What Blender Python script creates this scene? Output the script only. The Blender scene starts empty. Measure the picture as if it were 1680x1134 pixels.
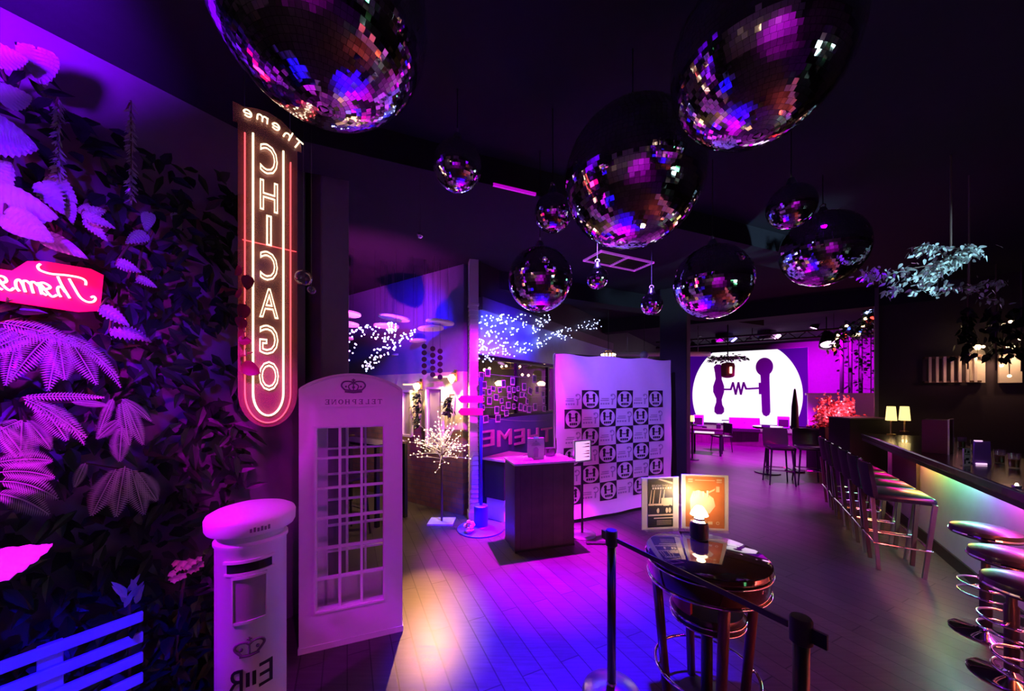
import bpy, math, random
from mathutils import Vector, Matrix
random.seed(7)
PI = math.pi
sc = bpy.context.scene
COL = sc.collection

# ------------------------------------------------------------------ camera
FPX, HX, HY, CH = 580.0, 840.0, 645.0, 1.75
cam_d = bpy.data.cameras.new('camera')
cam_d.sensor_fit = 'HORIZONTAL'
cam_d.sensor_width = 36.0
cam_d.lens = 36.0 * FPX / 1680.0
cam_d.shift_x = 0.0
cam_d.shift_y = (HY - 567.0) / 1680.0
cam_d.clip_start = 0.05
cam_d.clip_end = 100
cam = bpy.data.objects.new('camera', cam_d)
cam.location = (0, 0, CH)
cam.rotation_euler = (PI / 2, 0, 0)
COL.objects.link(cam)
sc.camera = cam

# ------------------------------------------------------------------ world, colour, light
w = bpy.data.worlds.new('world')
sc.world = w
w.use_nodes = True
w.node_tree.nodes['Background'].inputs[0].default_value = (0.10, 0.02, 0.30, 1)
w.node_tree.nodes['Background'].inputs[1].default_value = 0.012
sc.view_settings.view_transform = 'Standard'
sc.view_settings.look = 'None'
sc.view_settings.exposure = 0.0
sc.view_settings.gamma = 1.0
sc.view_settings.use_curve_mapping = False

UX, UY = 0.827, -0.562      # room axis along the stage front
VX, VY = 0.562, 0.827       # room axis along the bar
UANG = math.atan2(UY, UX)
VANG = math.atan2(VY, VX)
def RM(u, v, z=0.0):
    return Vector((u * UX + v * VX, u * UY + v * VY, z))
def W(px, py, t):           # point at depth t seen in direction (px, py)
    return Vector(((px - HX) / FPX * t, t, CH - (py - HY) / FPX * t))
def on_u(px, py, u):
    q = (px - HX) / FPX
    return W(px, py, u / (q * UX + UY))
def on_v(px, py, v):
    q = (px - HX) / FPX
    return W(px, py, v / (q * VX + VY))

MAG = (0.78, 0.0, 1.0); VIO = (0.40, 0.0, 1.0); BLU = (0.03, 0.0, 1.0); PNK = (1.0, 0.05, 0.75); WRM = (1.0, 0.62, 0.25)
def lamp(name, kind, loc, power, color, aim=None, size=40, blend=0.6, radius=0.05):
    d = bpy.data.lights.new(name, kind)
    d.energy = power
    d.color = color
    if kind == 'SPOT':
        d.spot_size = math.radians(size); d.spot_blend = blend; d.shadow_soft_size = radius
    elif kind == 'POINT':
        d.shadow_soft_size = radius
    o = bpy.data.objects.new(name, d)
    o.location = loc
    if aim is not None:
        o.rotation_euler = (Vector(aim) - Vector(loc)).to_track_quat('-Z', 'Y').to_euler()
    COL.objects.link(o)
    return o

# spot lamps, mostly without fixtures; several are added to colour one surface
SPOTS = [
    # name, position, aim, power, colour, cone, radius
    ('desk_spot',    (0.40, 4.52, 3.40), (0.33, 4.00, 0.0), 4600, MAG, 46, 0.025),
    ('banner_spot',  (0.72, 2.7, 3.30), (1.85, 5.2, 1.3), 560, (0.24, 0.09, 1.0), 58, 0.05),
    ('banner_edge_spot', (0.45, 3.95, 3.35), (0.62, 4.72, 1.4), 190, MAG, 46, 0.04),
    ('column_spot',  (-0.2, 3.3, 2.30), (-0.54, 4.95, 1.9), 330, MAG, 58, 0.04),  # added so the banded column shows bright magenta
    ('floor_spot',   (0.95, 2.9, 3.45), (0.42, 2.55, 0.0), 6800, BLU, 40, 0.05),
    ('sign_spot',    (0.15, 3.5, 3.40), (-0.42, 4.5, 0.5), 2200, BLU, 22, 0.05),
    ('box_spot',     (-0.15, 0.60, 2.40), (-1.10, 2.5, 1.05), 62, (.85, 0, .95), 44, 0.05),
    ('pillar_spot',  (-1.95, 0.95, 1.9), (-1.28, 1.66, 0.9), 110, (0.60, 0.0, 1.0), 34, 0.04),
    ('cap_spot',     (-1.62, 0.95, 2.70), (-1.27, 1.68, 1.2), 80, MAG, 20, 0.03),  # added to brighten the post box cap
    ('wall_spot',    (-0.85, 0.80, 2.60), (-1.95, 2.75, 1.15), 130, (.85, 0, .95), 24, 0.04),  # added to lift the plain left wall to magenta
    ('leaf_spot',    (-0.9, -0.35, 2.9), (-2.25, 1.35, 2.3), 520, (.14, 0, 1), 40, 0.06),
    ('leaf_accent',  (-1.35, 0.55, 2.2), (-2.2, 1.40, 2.38), 30, PNK, 40, 0.04),
    ('bench_spot',   (-1.1, 0.0, 2.6), (-1.85, 1.25, 0.5), 560, (.01, 0, 1), 30, 0.05),
    ('fern_spot',    (-0.9, 0.2, 0.9), (-2.25, 1.45, 1.80), 260, (0.75, 0, 1), 40, 0.05),
    ('ceiling_wash', (-1.7, 0.7, 2.85), (-2.3, 1.1, 3.6), 1000, (.2, 0, 1), 84, 0.1),
    ('hall_spot',    (4.3, 6.0, 3.40), (4.3, 6.9, 0.0), 1700, MAG, 62, 0.06),
    ('aisle_spot',   (2.3, 2.6, 3.40), (2.4, 3.0, 0.0), 160, (.2, 0, 1), 70, 0.06),
    ('aisle_wash',   (3.5, 5.7, 3.30), (3.0, 5.2, 0.0), 700, MAG, 46, 0.06),
    ('stage_spot',   (6.6, 8.6, 3.40), (6.4, 10.4, 0.0), 4480, MAG, 86, 0.08),
    ('stage_spot',   (8.4, 9.6, 3.40), (10.5, 11.3, 1.8), 3000, (0.75, 0.0, 1.0), 90, 0.08),
    ('stage_spot',   (6.3, 10.8, 3.40), (8.0, 13.0, 0.6), 2240, MAG, 90, 0.08),
    ('dining_spot',  (-1.08, 4.84, 1.86), (-0.72, 2.9, 0.0), 620, (1.0, 0.40, 0.12), 25, 0.02),
    ('disc_spot',    (-1.7, 4.2, 1.9), (-2.0, 5.0, 3.3), 260, PNK, 90, 0.05),
    ('dining_blue',  (-1.3, 4.4, 2.9), (-1.6, 5.9, 2.7), 130, BLU, 90, 0.05),
    ('letter_spot',  (0.15, 4.75, 3.30), (0.05, 5.6, 1.35), 130, (.9, .04, .9), 44, 0.04),  # added to brighten the wall letters and the instant photos
    ('soffit_blue',  (0.55, 4.9, 2.6), (-0.3, 5.7, 2.6), 110, BLU, 100, 0.05),
    ('rear_spot',    (0.8, -1.4, 3.40), (0.4, -3.2, 1.2), 950, MAG, 80, 0.05),  # added behind the camera to light the wall the mirror balls reflect
    ('rear_spot',    (2.6, -0.6, 3.40), (2.8, -1.8, 0.8), 120, VIO, 80, 0.05),
]
for nm, p, a, e, c, s, r in SPOTS:
    lamp(nm, 'SPOT', p, e, c, a, s, 0.8, r)

# ------------------------------------------------------------------ materials
def mat(name, color, rough=0.5, metal=0.0, emit=None, estr=0.0, var=0.12, scale=14.0, coat=0.0, spec=0.5, nosample=False):
    m = bpy.data.materials.new(name)
    m.use_nodes = True
    nt = m.node_tree
    b = nt.nodes['Principled BSDF']
    b.inputs['Base Color'].default_value = (*color, 1)
    b.inputs['Roughness'].default_value = rough
    b.inputs['Metallic'].default_value = metal
    b.inputs['Coat Weight'].default_value = coat
    b.inputs['Specular IOR Level'].default_value = spec
    if emit:
        b.inputs['Emission Color'].default_value = (*emit, 1)
        b.inputs['Emission Strength'].default_value = estr
    if var > 0:
        tc = nt.nodes.new('ShaderNodeTexCoord')
        n = nt.nodes.new('ShaderNodeTexNoise')
        n.inputs['Scale'].default_value = scale
        n.inputs['Detail'].default_value = 4
        nt.links.new(tc.outputs['Object'], n.inputs['Vector'])
        cr = nt.nodes.new('ShaderNodeValToRGB')
        cr.color_ramp.elements[0].color = (*[c * (1 - var) for c in color], 1)
        cr.color_ramp.elements[1].color = (*[min(1, c * (1 + var)) for c in color], 1)
        nt.links.new(n.outputs['Fac'], cr.inputs['Fac'])
        nt.links.new(cr.outputs['Color'], b.inputs['Base Color'])
    if nosample:
        m.cycles.emission_sampling = 'NONE'
    return m

def glassy(name, color=(1, 1, 1), alpha=0.8, rough=0.03):
    m = bpy.data.materials.new(name); m.use_nodes = True
    nt = m.node_tree; nt.nodes.clear()
    out = nt.nodes.new('ShaderNodeOutputMaterial')
    tr = nt.nodes.new('ShaderNodeBsdfTransparent'); tr.inputs[0].default_value = (*color, 1)
    gl = nt.nodes.new('ShaderNodeBsdfGlossy'); gl.inputs['Roughness'].default_value = rough
    fw = nt.nodes.new('ShaderNodeLayerWeight'); fw.inputs[0].default_value = 0.5
    fr = nt.nodes.new('ShaderNodeMath'); fr.operation = 'POWER'; fr.inputs[1].default_value = 4.0; nt.links.new(fw.outputs['Facing'], fr.inputs[0])
    mp = nt.nodes.new('ShaderNodeMapRange'); mp.inputs[3].default_value = 1 - alpha
    mp.inputs[1].default_value = 0.0; mp.inputs[2].default_value = 1.0; mp.inputs[4].default_value = 1.0
    mx = nt.nodes.new('ShaderNodeMixShader')
    nt.links.new(fr.outputs[0], mp.inputs[0]); nt.links.new(mp.outputs[0], mx.inputs[0])
    nt.links.new(tr.outputs[0], mx.inputs[1]); nt.links.new(gl.outputs[0], mx.inputs[2])
    nt.links.new(mx.outputs[0], out.inputs[0])
    return m

def frosted(name, tint, diff, fac):
    m = glassy(name, tint, .94, .1); nt = m.node_tree
    out = nt.nodes['Material Output']; src = out.inputs[0].links[0].from_socket
    df = nt.nodes.new('ShaderNodeBsdfDiffuse'); df.inputs[0].default_value = (*diff, 1)
    tl = nt.nodes.new('ShaderNodeMixShader'); tl.inputs[0].default_value = fac
    nt.links.new(src, tl.inputs[1]); nt.links.new(df.outputs[0], tl.inputs[2]); nt.links.new(tl.outputs[0], out.inputs[0])
    return m
def brickmat(name, c1, c2, mortar, scale, rough, rot=0.0, bw=0.5, rh=0.25, ms=0.02, coat=0.0, axis='xy', bump=0.3):
    m = bpy.data.materials.new(name); m.use_nodes = True
    nt = m.node_tree; b = nt.nodes['Principled BSDF']
    tc = nt.nodes.new('ShaderNodeTexCoord'); mp = nt.nodes.new('ShaderNodeMapping')
    mp.inputs['Rotation'].default_value = (0, 0, rot)
    if axis == 'xz':
        sx = nt.nodes.new('ShaderNodeSeparateXYZ'); cx = nt.nodes.new('ShaderNodeCombineXYZ')
        nt.links.new(tc.outputs['Object'], sx.inputs[0])
        nt.links.new(sx.outputs['X'], cx.inputs['X']); nt.links.new(sx.outputs['Z'], cx.inputs['Y'])
        nt.links.new(cx.outputs[0], mp.inputs['Vector'])
    else:
        nt.links.new(tc.outputs['Object'], mp.inputs['Vector'])
    br = nt.nodes.new('ShaderNodeTexBrick')
    br.inputs['Color1'].default_value = (*c1, 1); br.inputs['Color2'].default_value = (*c2, 1); br.inputs['Mortar'].default_value = (*mortar, 1)
    br.inputs['Scale'].default_value = scale; br.inputs['Mortar Size'].default_value = ms
    br.inputs['Brick Width'].default_value = bw; br.inputs['Row Height'].default_value = rh
    nt.links.new(mp.outputs[0], br.inputs['Vector'])
    ns = nt.nodes.new('ShaderNodeTexNoise'); ns.inputs['Scale'].default_value = 6; ns.inputs['Detail'].default_value = 6
    st = nt.nodes.new('ShaderNodeMapping'); st.inputs['Rotation'].default_value = (0, 0, rot); st.inputs['Scale'].default_value = (0.6, 9, 1) if axis == 'xy' else (1, 1, 1)
    nt.links.new(tc.outputs['Object'], st.inputs['Vector']); nt.links.new(st.outputs[0], ns.inputs['Vector'])
    mx = nt.nodes.new('ShaderNodeMixRGB'); mx.blend_type = 'MULTIPLY'; mx.inputs[0].default_value = 0.7
    nt.links.new(br.outputs['Color'], mx.inputs[1]); nt.links.new(ns.outputs['Fac'], mx.inputs[2])
    nt.links.new(mx.outputs[0], b.inputs['Base Color'])
    rr = nt.nodes.new('ShaderNodeMapRange'); rr.inputs[3].default_value = rough - 0.1; rr.inputs[4].default_value = rough + 0.12
    nt.links.new(ns.outputs['Fac'], rr.inputs[0]); nt.links.new(rr.outputs[0], b.inputs['Roughness'])
    bp = nt.nodes.new('ShaderNodeBump'); bp.inputs['Strength'].default_value = bump; bp.inputs['Distance'].default_value = 0.01
    nt.links.new(mx.outputs[0], bp.inputs['Height']); nt.links.new(bp.outputs[0], b.inputs['Normal'])
    b.inputs['Coat Weight'].default_value = coat
    b.inputs['Specular IOR Level'].default_value = 0.35
    return m

def stripmat():              # addressable LED strip: its colour runs along its own length
    m = bpy.data.materials.new('rainbow_led'); m.use_nodes = True
    nt = m.node_tree; b = nt.nodes['Principled BSDF']
    tc = nt.nodes.new('ShaderNodeTexCoord'); sx = nt.nodes.new('ShaderNodeSeparateXYZ')
    nt.links.new(tc.outputs['Object'], sx.inputs[0])
    mr = nt.nodes.new('ShaderNodeMapRange'); mr.inputs[1].default_value = -2.2; mr.inputs[2].default_value = 4.0
    nt.links.new(sx.outputs['X'], mr.inputs[0])
    cr = nt.nodes.new('ShaderNodeValToRGB'); e = cr.color_ramp.elements
    stops = LED_STOPS
    e[0].position = stops[0][0]; e[0].color = (*stops[0][1], 1)
    e[1].position = stops[-1][0]; e[1].color = (*stops[-1][1], 1)
    for p, c in stops[1:-1]:
        k = e.new(p); k.color = (*c, 1)
    nt.links.new(mr.outputs[0], cr.inputs[0]); nt.links.new(cr.outputs[0], b.inputs['Emission Color'])
    b.inputs['Emission Strength'].default_value = 76
    b.inputs['Base Color'].default_value = (0.1, 0.1, 0.1, 1)
    return m
LED_STOPS = [(0.0, (1, .1, .1)), (0.30, (1, .1, .05)), (0.40, (1, .22, .05)), (0.465, (1, 0.03, .7)), (0.525, (.30, .10, 1)), (0.59, (.30, .95, .8)), (0.67, (.14, .85, .2)),
             (0.73, (.95, .6, .08)), (0.80, (1, .10, .14)), (0.825, (.3, .0, .08)), (1.0, (.25, .0, .1))]

M = dict(
    floor=brickmat('plank_floor', (.095, .08, .084), (.13, .112, .114), (.03, .024, .03), 1.0, 0.36, rot=-2.007, bw=1.3, rh=0.14, ms=0.004, coat=0.0, bump=0.2),
    ceil=mat('black_ceiling', (.022, .022, .03), .9, spec=.1),
    wallp=mat('plain_wall', (.16, .13, .17), .7),
    wallm=mat('rear_wall', (.35, .3, .35), .7),
    walld=mat('dark_wall', (.03, .018, .026), .6),
    wallb=mat('pale_blue_wall', (.22, .2, .4), .6),
    brick=brickmat('brick_wall', (.42, .25, .17), (.5, .31, .22), (.30, .26, .24), 1.0, 0.7, bw=.22, rh=.075, ms=.008, axis='xz', bump=.8),
    white=mat('white_paint', (.78, .76, .78), .42, var=.04),
    whitem=mat('matte_white', (.82, .8, .82), .7, var=.04),
    cream=mat('cream_paint', (.7, .62, .5), .5),
    black=mat('black_satin', (.012, .012, .014), .35),
    blackm=mat('black_matte', (.015, .013, .016), .75),
    leather=mat('black_leather', (.015, .014, .016), .3, coat=.25, scale=60),
    leatherd=mat('dark_red_leather', (.25, .03, .04), .4, scale=60),
    chrome=mat('chrome', (.85, .85, .88), .08, 1.0, var=.03),
    steel=mat('brushed_steel', (.5, .5, .53), .3, 1.0),
    darkwood=mat('dark_wood', (.09, .05, .035), .35, scale=5),
    deskwood=brickmat('dark_desk_board', (.10, .075, .07), (.135, .1, .09), (.05, .04, .04), 1.0, .5, bw=.13, rh=4.0, ms=.003, axis='xz', bump=.1),
    glosswood=mat('lacquered_dark_wood', (.035, .016, .012), .06, coat=1.0, var=.3, scale=5),
    counter=mat('dark_bar_top', (.06, .04, .045), .22, coat=.3, scale=5),
    plaster=mat('bar_front_plaster', (.8, .8, .8), .7, var=.2, scale=3),
    green=mat('dark_green_leaf', (.012, .03, .016), .4, var=.4),
    sage=mat('glossy_sage_leaf', (.42, .5, .44), .3, var=.25, scale=8, coat=.3),
    fern=mat('silvery_fern', (.5, .55, .5), .3, var=.25, scale=10, coat=.4),
    stem=mat('brown_stem', (.12, .08, .06), .6),
    petal=mat('pink_petal', (.8, .35, .6), .6),
    pinkleaf=mat('pink_leaf', (.85, .5, .55), .45),
    redleaf=mat('red_blossom', (.8, .12, .15), .5, var=.3),
    paper=mat('white_paper', (.85, .83, .8), .7, var=.03),
    photo=mat('photo_print', (.06, .07, .12), .35, var=.8, scale=25),
    orange=mat('orange_print', (.75, .25, .08), .5, var=.35, scale=9),
    tan=mat('pale_print', (.9, .72, .5), .5, var=.2, scale=15),
    ink=mat('black_ink', (.015, .013, .02), .6),
    grey=mat('grey_print', (.38, .36, .42), .7),
    redboard=mat('red_acrylic', (.55, .02, .07), .4, emit=(1, .0, .09), estr=.75, var=.0),
    neonw=mat('neon_warm', (1, .9, .7), .5, emit=(1, .84, .56), estr=1.7, var=0),
    neonp=mat('neon_pinkwhite', (1, .8, .85), .5, emit=(1, .72, .82), estr=1.8, var=0),
    neonr=mat('neon_red', (1, .2, .2), .5, emit=(1, .10, .12), estr=1.6, var=0),
    bulb=mat('cool_fairy_bulb', (.6, .7, 1), .5, emit=(.42, .5, 1), estr=5, var=0, nosample=True),
    bulbw=mat('warm_fairy_bulb', (1, .8, .6), .5, emit=(1, .66, .38), estr=6, var=0, nosample=True),
    bulbr=mat('red_fairy_bulb', (1, .1, .1), .5, emit=(1, .04, .03), estr=5, var=0, nosample=True),
    bulbp=mat('pink_fairy_bulb', (1, .4, .5), .5, emit=(1, .35, .42), estr=4, var=0, nosample=True),
    bulbb=mat('blue_fairy_bulb', (.1, .1, 1), .5, emit=(.05, .1, 1), estr=5, var=0, nosample=True),
    shade=mat('lit_lamp_shade', (1, .85, .5), .6, emit=(1, .74, .25), estr=1.6, var=0),
    shadew=mat('lit_white_shade', (1, .9, .7), .6, emit=(1, .82, .5), estr=7, var=0),
    sconce=mat('lit_sconce_glass', (1, .85, .6), .6, emit=(1, .72, .38), estr=3, var=0),
    lens=mat('lit_magenta_lens', (1, .6, 1), .3, emit=(1, .45, 1), estr=6, var=0, nosample=True),
    lensb=mat('lit_blue_lens', (.6, .6, 1), .3, emit=(.25, .2, 1), estr=6, var=0, nosample=True),
    lensw=mat('lit_warm_lens', (1, .8, .6), .3, emit=(1, .7, .4), estr=6, var=0, nosample=True),
    screenw=mat('lit_screen_white', (.1, .1, .1), .4, emit=(1, .96, 1), estr=1.08, var=0, spec=0.0),
    screend=mat('lit_screen_blue', (.02, .02, .04), .4, emit=(.035, .0, .17), estr=1.0, var=0, spec=0.0),
    screenp=mat('lit_screen_purple', (.02, .02, .04), .4, emit=(.075, .0, .12), estr=1.0, var=0, spec=0.0),
    mirror=mat('mirror_tile', (.86, .86, .9), .03, 1.0, var=.02),
    glass=glassy('window_glass', (.96, .96, 1), .97),
    acrylic=frosted('tinted_acrylic', (.95, .75, .78), (.75, .35, .28), .30),
    clear=glassy('clear_acrylic', (.97, .97, .97), .95),
    sheet=glassy('poster_acrylic', (.98, .98, .98), .985, .3),
    bubble=glassy('clear_bubble_glass', (.9, .85, .9), .9, .05),
    pink=mat('pink_paint', (.75, .3, .5), .5),
    redsign=mat('red_sign_paint', (.6, .10, .2), .5),
    bluewall=mat('deep_blue_wall', (.10, .11, .32), .5),
    bluepost=mat('blue_paint', (.05, .07, .6), .4),
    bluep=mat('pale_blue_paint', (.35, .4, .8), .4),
    stone=mat('pale_stone', (.55, .55, .62), .8, var=.3),
    gold=mat('gold_chandelier', (.8, .55, .2), .3, 1.0),
    backlit=mat('backlit_panel', (.8, .9, .9), .5, emit=(.62, .95, .88), estr=8.0, var=0),
    backlitg=mat('backlit_green_panel', (.5, .9, .6), .5, emit=(.12, .7, .25), estr=7.0, var=0),
    bottle=mat('amber_bottle', (.2, .08, .02), .1),
)
LED = stripmat()

# ------------------------------------------------------------------ mesh builder
class MB:
    def __init__(s): s.v = []; s.f = []; s.m = []; s.k = 0
    def mat(s, k): s.k = k; return s
    def add(s, vs, fs):
        n = len(s.v); s.v += [tuple(p) for p in vs]
        for f in fs: s.f.append([i + n for i in f]); s.m.append(s.k)
        return s
    def box(s, c, d, rz=0.0, rot=None, taper=1.0):
        c = Vector(c); hx, hy, hz = d[0] / 2, d[1] / 2, d[2] / 2
        R = rot if rot is not None else Matrix.Rotation(rz, 3, 'Z')
        vs = []
        for z, t in ((-hz, 1.0), (hz, taper)):
            for x, y in ((-hx, -hy), (hx, -hy), (hx, hy), (-hx, hy)):
                vs.append(c + R @ Vector((x * t, y * t, z)))
        return s.add(vs, [(3, 2, 1, 0), (4, 5, 6, 7), (0, 1, 5, 4), (1, 2, 6, 5), (2, 3, 7, 6), (3, 0, 4, 7)])
    def rbox(s, c, d, r=0.01, rz=0.0):       # box with bevelled vertical and top edges
        hx, hy, hz = d[0] / 2, d[1] / 2, d[2] / 2
        r = min(r, hx * .9, hy * .9, hz * .9)
        R = Matrix.Rotation(rz, 3, 'Z'); c = Vector(c)
        rings = []
        for z, ins in ((-hz, r), (-hz + r * .3, r * .3), (-hz + r, 0), (hz - r, 0), (hz - r * .3, r * .3), (hz, r)):
            ring = []
            for sx, sy, a0 in ((1, 1, 0), (-1, 1, 90), (-1, -1, 180), (1, -1, 270)):
                for a in (0, 30, 60, 90):
                    an = math.radians(a0 + a)
                    ring.append(c + R @ Vector((sx * (hx - r) + (r - ins) * math.cos(an), sy * (hy - r) + (r - ins) * math.sin(an), z)))
            rings.append(ring)
        return s.loft(rings)
    def loft(s, rings, closed=True, caps=True):
        n = len(rings[0]); vs = [p for r in rings for p in r]; fs = []
        for i in range(len(rings) - 1):
            for j in range(n if closed else n - 1):
                a = i * n + j; b = i * n + (j + 1) % n
                fs.append((a, b, b + n, a + n))
        if caps and closed:
            fs.append(tuple(range(n - 1, -1, -1))); fs.append(tuple(range((len(rings) - 1) * n, len(rings) * n)))
        return s.add(vs, fs)
    def tube(s, pts, r, n=8, closed=False, caps=True):
        pts = [Vector(p) for p in pts]; N = len(pts); rings = []
        up = None
        for i, p in enumerate(pts):
            if closed: d = pts[(i + 1) % N] - pts[i - 1]
            else: d = pts[min(i + 1, N - 1)] - pts[max(i - 1, 0)]
            if d.length < 1e-9: d = Vector((0, 0, 1))
            d.normalize()
            if up is None: up = Vector((0, 0, 1)) if abs(d.z) < .9 else Vector((1, 0, 0))
            a = (up - d * up.dot(d))
            if a.length < 1e-6: a = d.orthogonal()
            a.normalize(); up = a; b = d.cross(a)
            rr = r[i] if isinstance(r, (list, tuple)) else r
            rings.append([p + (a * math.cos(2 * PI * k / n) + b * math.sin(2 * PI * k / n)) * rr for k in range(n)])
        if closed: rings.append(rings[0]); return s.loft(rings, True, False)
        return s.loft(rings, True, caps)
    def cyl(s, p0, p1, r0, r1=None, n=16): return s.tube([p0, p1], [r0, r0 if r1 is None else r1], n)
    def lathe(s, prof, n=32, c=(0, 0, 0)):
        c = Vector(c)
        rings = [[c + Vector((max(r, 1e-4) * math.cos(2 * PI * k / n), max(r, 1e-4) * math.sin(2 * PI * k / n), z)) for k in range(n)] for r, z in prof]
        return s.loft(rings)
    def ring(s, c, R, r, n=36, k=8, rot=None):
        c = Vector(c); Q = rot if rot is not None else Matrix.Identity(3)
        return s.tube([c + Q @ Vector((R * math.cos(2 * PI * i / n), R * math.sin(2 * PI * i / n), 0)) for i in range(n)], r, k, True)
    def ball(s, c, r, n=10, sq=(1, 1, 1)):
        c = Vector(c); rings = []
        for i in range(n // 2 + 1):
            th = -PI / 2 + PI * i / (n // 2)
            rr = max(math.cos(th), 1e-3)
            rings.append([c + Vector((rr * math.cos(2 * PI * k / n) * r * sq[0], rr * math.sin(2 * PI * k / n) * r * sq[1], math.sin(th) * r * sq[2])) for k in range(n)])
        return s.loft(rings)
    def prism(s, poly, o, ex, ey, ez, d):      # polygon in ex,ey at o, extruded by ez*d
        o = Vector(o); ex = Vector(ex); ey = Vector(ey); ez = Vector(ez); n = len(poly)
        a = [o + ex * p[0] + ey * p[1] for p in poly]; b = [q + ez * d for q in a]
        return s.add(a + b, [tuple(range(n)), tuple(range(2 * n - 1, n - 1, -1))] + [((i + 1) % n, i, i + n, (i + 1) % n + n) for i in range(n)])
    def build(s, name, mats, parent=None, smooth=False, loc=None, rotz=None):
        me = bpy.data.meshes.new(name)
        me.from_pydata(s.v, [], s.f)
        ms = mats if isinstance(mats, (list, tuple)) else [mats]
        for m in ms: me.materials.append(m)
        if len(ms) > 1: me.polygons.foreach_set('material_index', [min(k, len(ms) - 1) for k in s.m])
        if smooth: me.shade_smooth()
        me.update()
        o = bpy.data.objects.new(name, me)
        COL.objects.link(o)
        if smooth == 'auto' or smooth == 2:
            me.set_sharp_from_angle(angle=math.radians(40))
        if parent is not None: o.parent = parent
        if loc is not None: o.location = loc
        if rotz is not None: o.rotation_euler = (0, 0, rotz)
        return o

def tag(o, label, cat, group=None, kind=None):
    o['label'] = label; o['category'] = cat
    if group: o['group'] = group
    if kind: o['kind'] = kind
    return o
def thing(name, label, cat, loc=(0, 0, 0), rotz=0.0, group=None):
    o = bpy.data.objects.new(name, None); COL.objects.link(o)
    o.empty_display_size = .1
    o.location = loc; o.rotation_euler = (0, 0, rotz)
    return tag(o, label, cat, group)
def struct(name, mb, m, smooth=False, loc=None, rotz=None):
    o = mb.build(name, m, None, smooth, loc, rotz); o['kind'] = 'structure'; return o
def dup(root, loc, rotz=None, label=None, group=None, scale=None):
    r = root.copy(); COL.objects.link(r); r.location = loc
    if rotz is not None: r.rotation_euler = (0, 0, rotz)
    if label: r['label'] = label
    if group: r['group'] = group
    if scale: r.scale = (scale,) * 3
    for ch in list(root.children):
        c = ch.copy(); COL.objects.link(c); c.parent = r
        for g in list(ch.children):
            d = g.copy(); COL.objects.link(d); d.parent = c
    return r

def text_mesh(body, size, depth=0.0, outline=0.0, mirror=True, align='CENTER'):
    cu = bpy.data.curves.new('txt', 'FONT'); cu.body = body; cu.size = size
    cu.align_x = align; cu.align_y = 'CENTER'
    cu.resolution_u = 3
    if outline > 0:
        cu.fill_mode = 'NONE'; cu.bevel_depth = outline; cu.bevel_resolution = 1
    else: cu.extrude = depth / 2
    ob = bpy.data.objects.new('txt', cu); COL.objects.link(ob)
    dg = bpy.context.evaluated_depsgraph_get(); dg.update()
    me = bpy.data.meshes.new_from_object(ob.evaluated_get(dg))
    vs = [(-v.co.x if mirror else v.co.x, v.co.y, v.co.z) for v in me.vertices]
    fs = [tuple(reversed(p.vertices)) if mirror else tuple(p.vertices) for p in me.polygons]
    bpy.data.objects.remove(ob); bpy.data.curves.remove(cu); bpy.data.meshes.remove(me)
    return vs, fs
def put_text(mb, body, size, o, ex, ey, ez, depth=.002, outline=0.0, wid=None, hgt=None, mirror=True):
    vs, fs = text_mesh(body, size, depth, outline, mirror)
    xs = [p[0] for p in vs]; ys = [p[1] for p in vs]
    cx, cy = (min(xs) + max(xs)) / 2, (min(ys) + max(ys)) / 2
    sx = wid / (max(xs) - min(xs)) if wid else 1; sy = hgt / (max(ys) - min(ys)) if hgt else 1
    o, ex, ey, ez = Vector(o), Vector(ex), Vector(ey), Vector(ez)
    mb.add([o + ex * ((p[0] - cx) * sx) + ey * ((p[1] - cy) * sy) + ez * p[2] for p in vs], fs)

def arc(cx, cy, r, a0, a1, n=12, ry=None):
    ry = r if ry is None else ry
    return [(cx + r * math.cos(math.radians(a0 + (a1 - a0) * i / n)), cy + ry * math.sin(math.radians(a0 + (a1 - a0) * i / n))) for i in range(n + 1)]
def catmull(pts, k=6):
    out = []
    P = [Vector(p) for p in pts]
    for i in range(len(P) - 1):
        p0 = P[max(i - 1, 0)]; p1 = P[i]; p2 = P[i + 1]; p3 = P[min(i + 2, len(P) - 1)]
        for j in range(k):
            t = j / k
            out.append(.5 * ((2 * p1) + (p2 - p0) * t + (2 * p0 - 5 * p1 + 4 * p2 - p3) * t * t + (3 * p1 - p0 - 3 * p2 + p3) * t ** 3))
    out.append(P[-1]); return out
# ------------------------------------------------------------------ the room shell
H = 3.6
b = MB(); b.box((3.5, 5.5, -.05), (34, 30, .1)); struct('floor', b, M['floor'])
b = MB(); b.box((3.5, 5.5, H + .05), (34, 30, .1)); struct('ceiling', b, M['ceil'])
def wall(name, u0, v0, u1, v1, m, z0=0.0, z1=H, th=.12):
    # wall with its own local x along its length
    a = RM(u0, v0); c = RM(u1, v1); d = c - a; L = d.length
    b = MB(); b.box((L / 2, -th / 2, (z0 + z1) / 2), (L, th, z1 - z0))
    return struct(name, b, m, False, a, math.atan2(d.y, d.x))
LW = -2.98
wall('wall_left', LW, -3.6, LW, 1.42, M['wallp'], th=-.12)
wall('wall_back', LW, -3.6, 5.2, -3.6, M['wallm'])
wall('wall_right', 5.2, -3.6, 5.2, 16.6, M['walld'])
wall('wall_stage', -3.3, 16.5, 5.2, 16.5, M['wallp'], th=-.12)
wall('wall_partition', 1.84, 8.8, 5.2, 8.8, M['walld'], th=-.1)
wall('wall_brick', -3.42, 3.78, -8.6, 3.78, M['brick'], z1=1.22, th=.12)
wall('wall_brick_plaster', -3.42, 3.785, -8.6, 3.785, M['cream'], z0=1.22, z1=2.06, th=.12)
wall('wall_brick_upper', -3.42, 3.80, -8.6, 3.80, M['wallb'], z0=2.06, th=.12)
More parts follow.
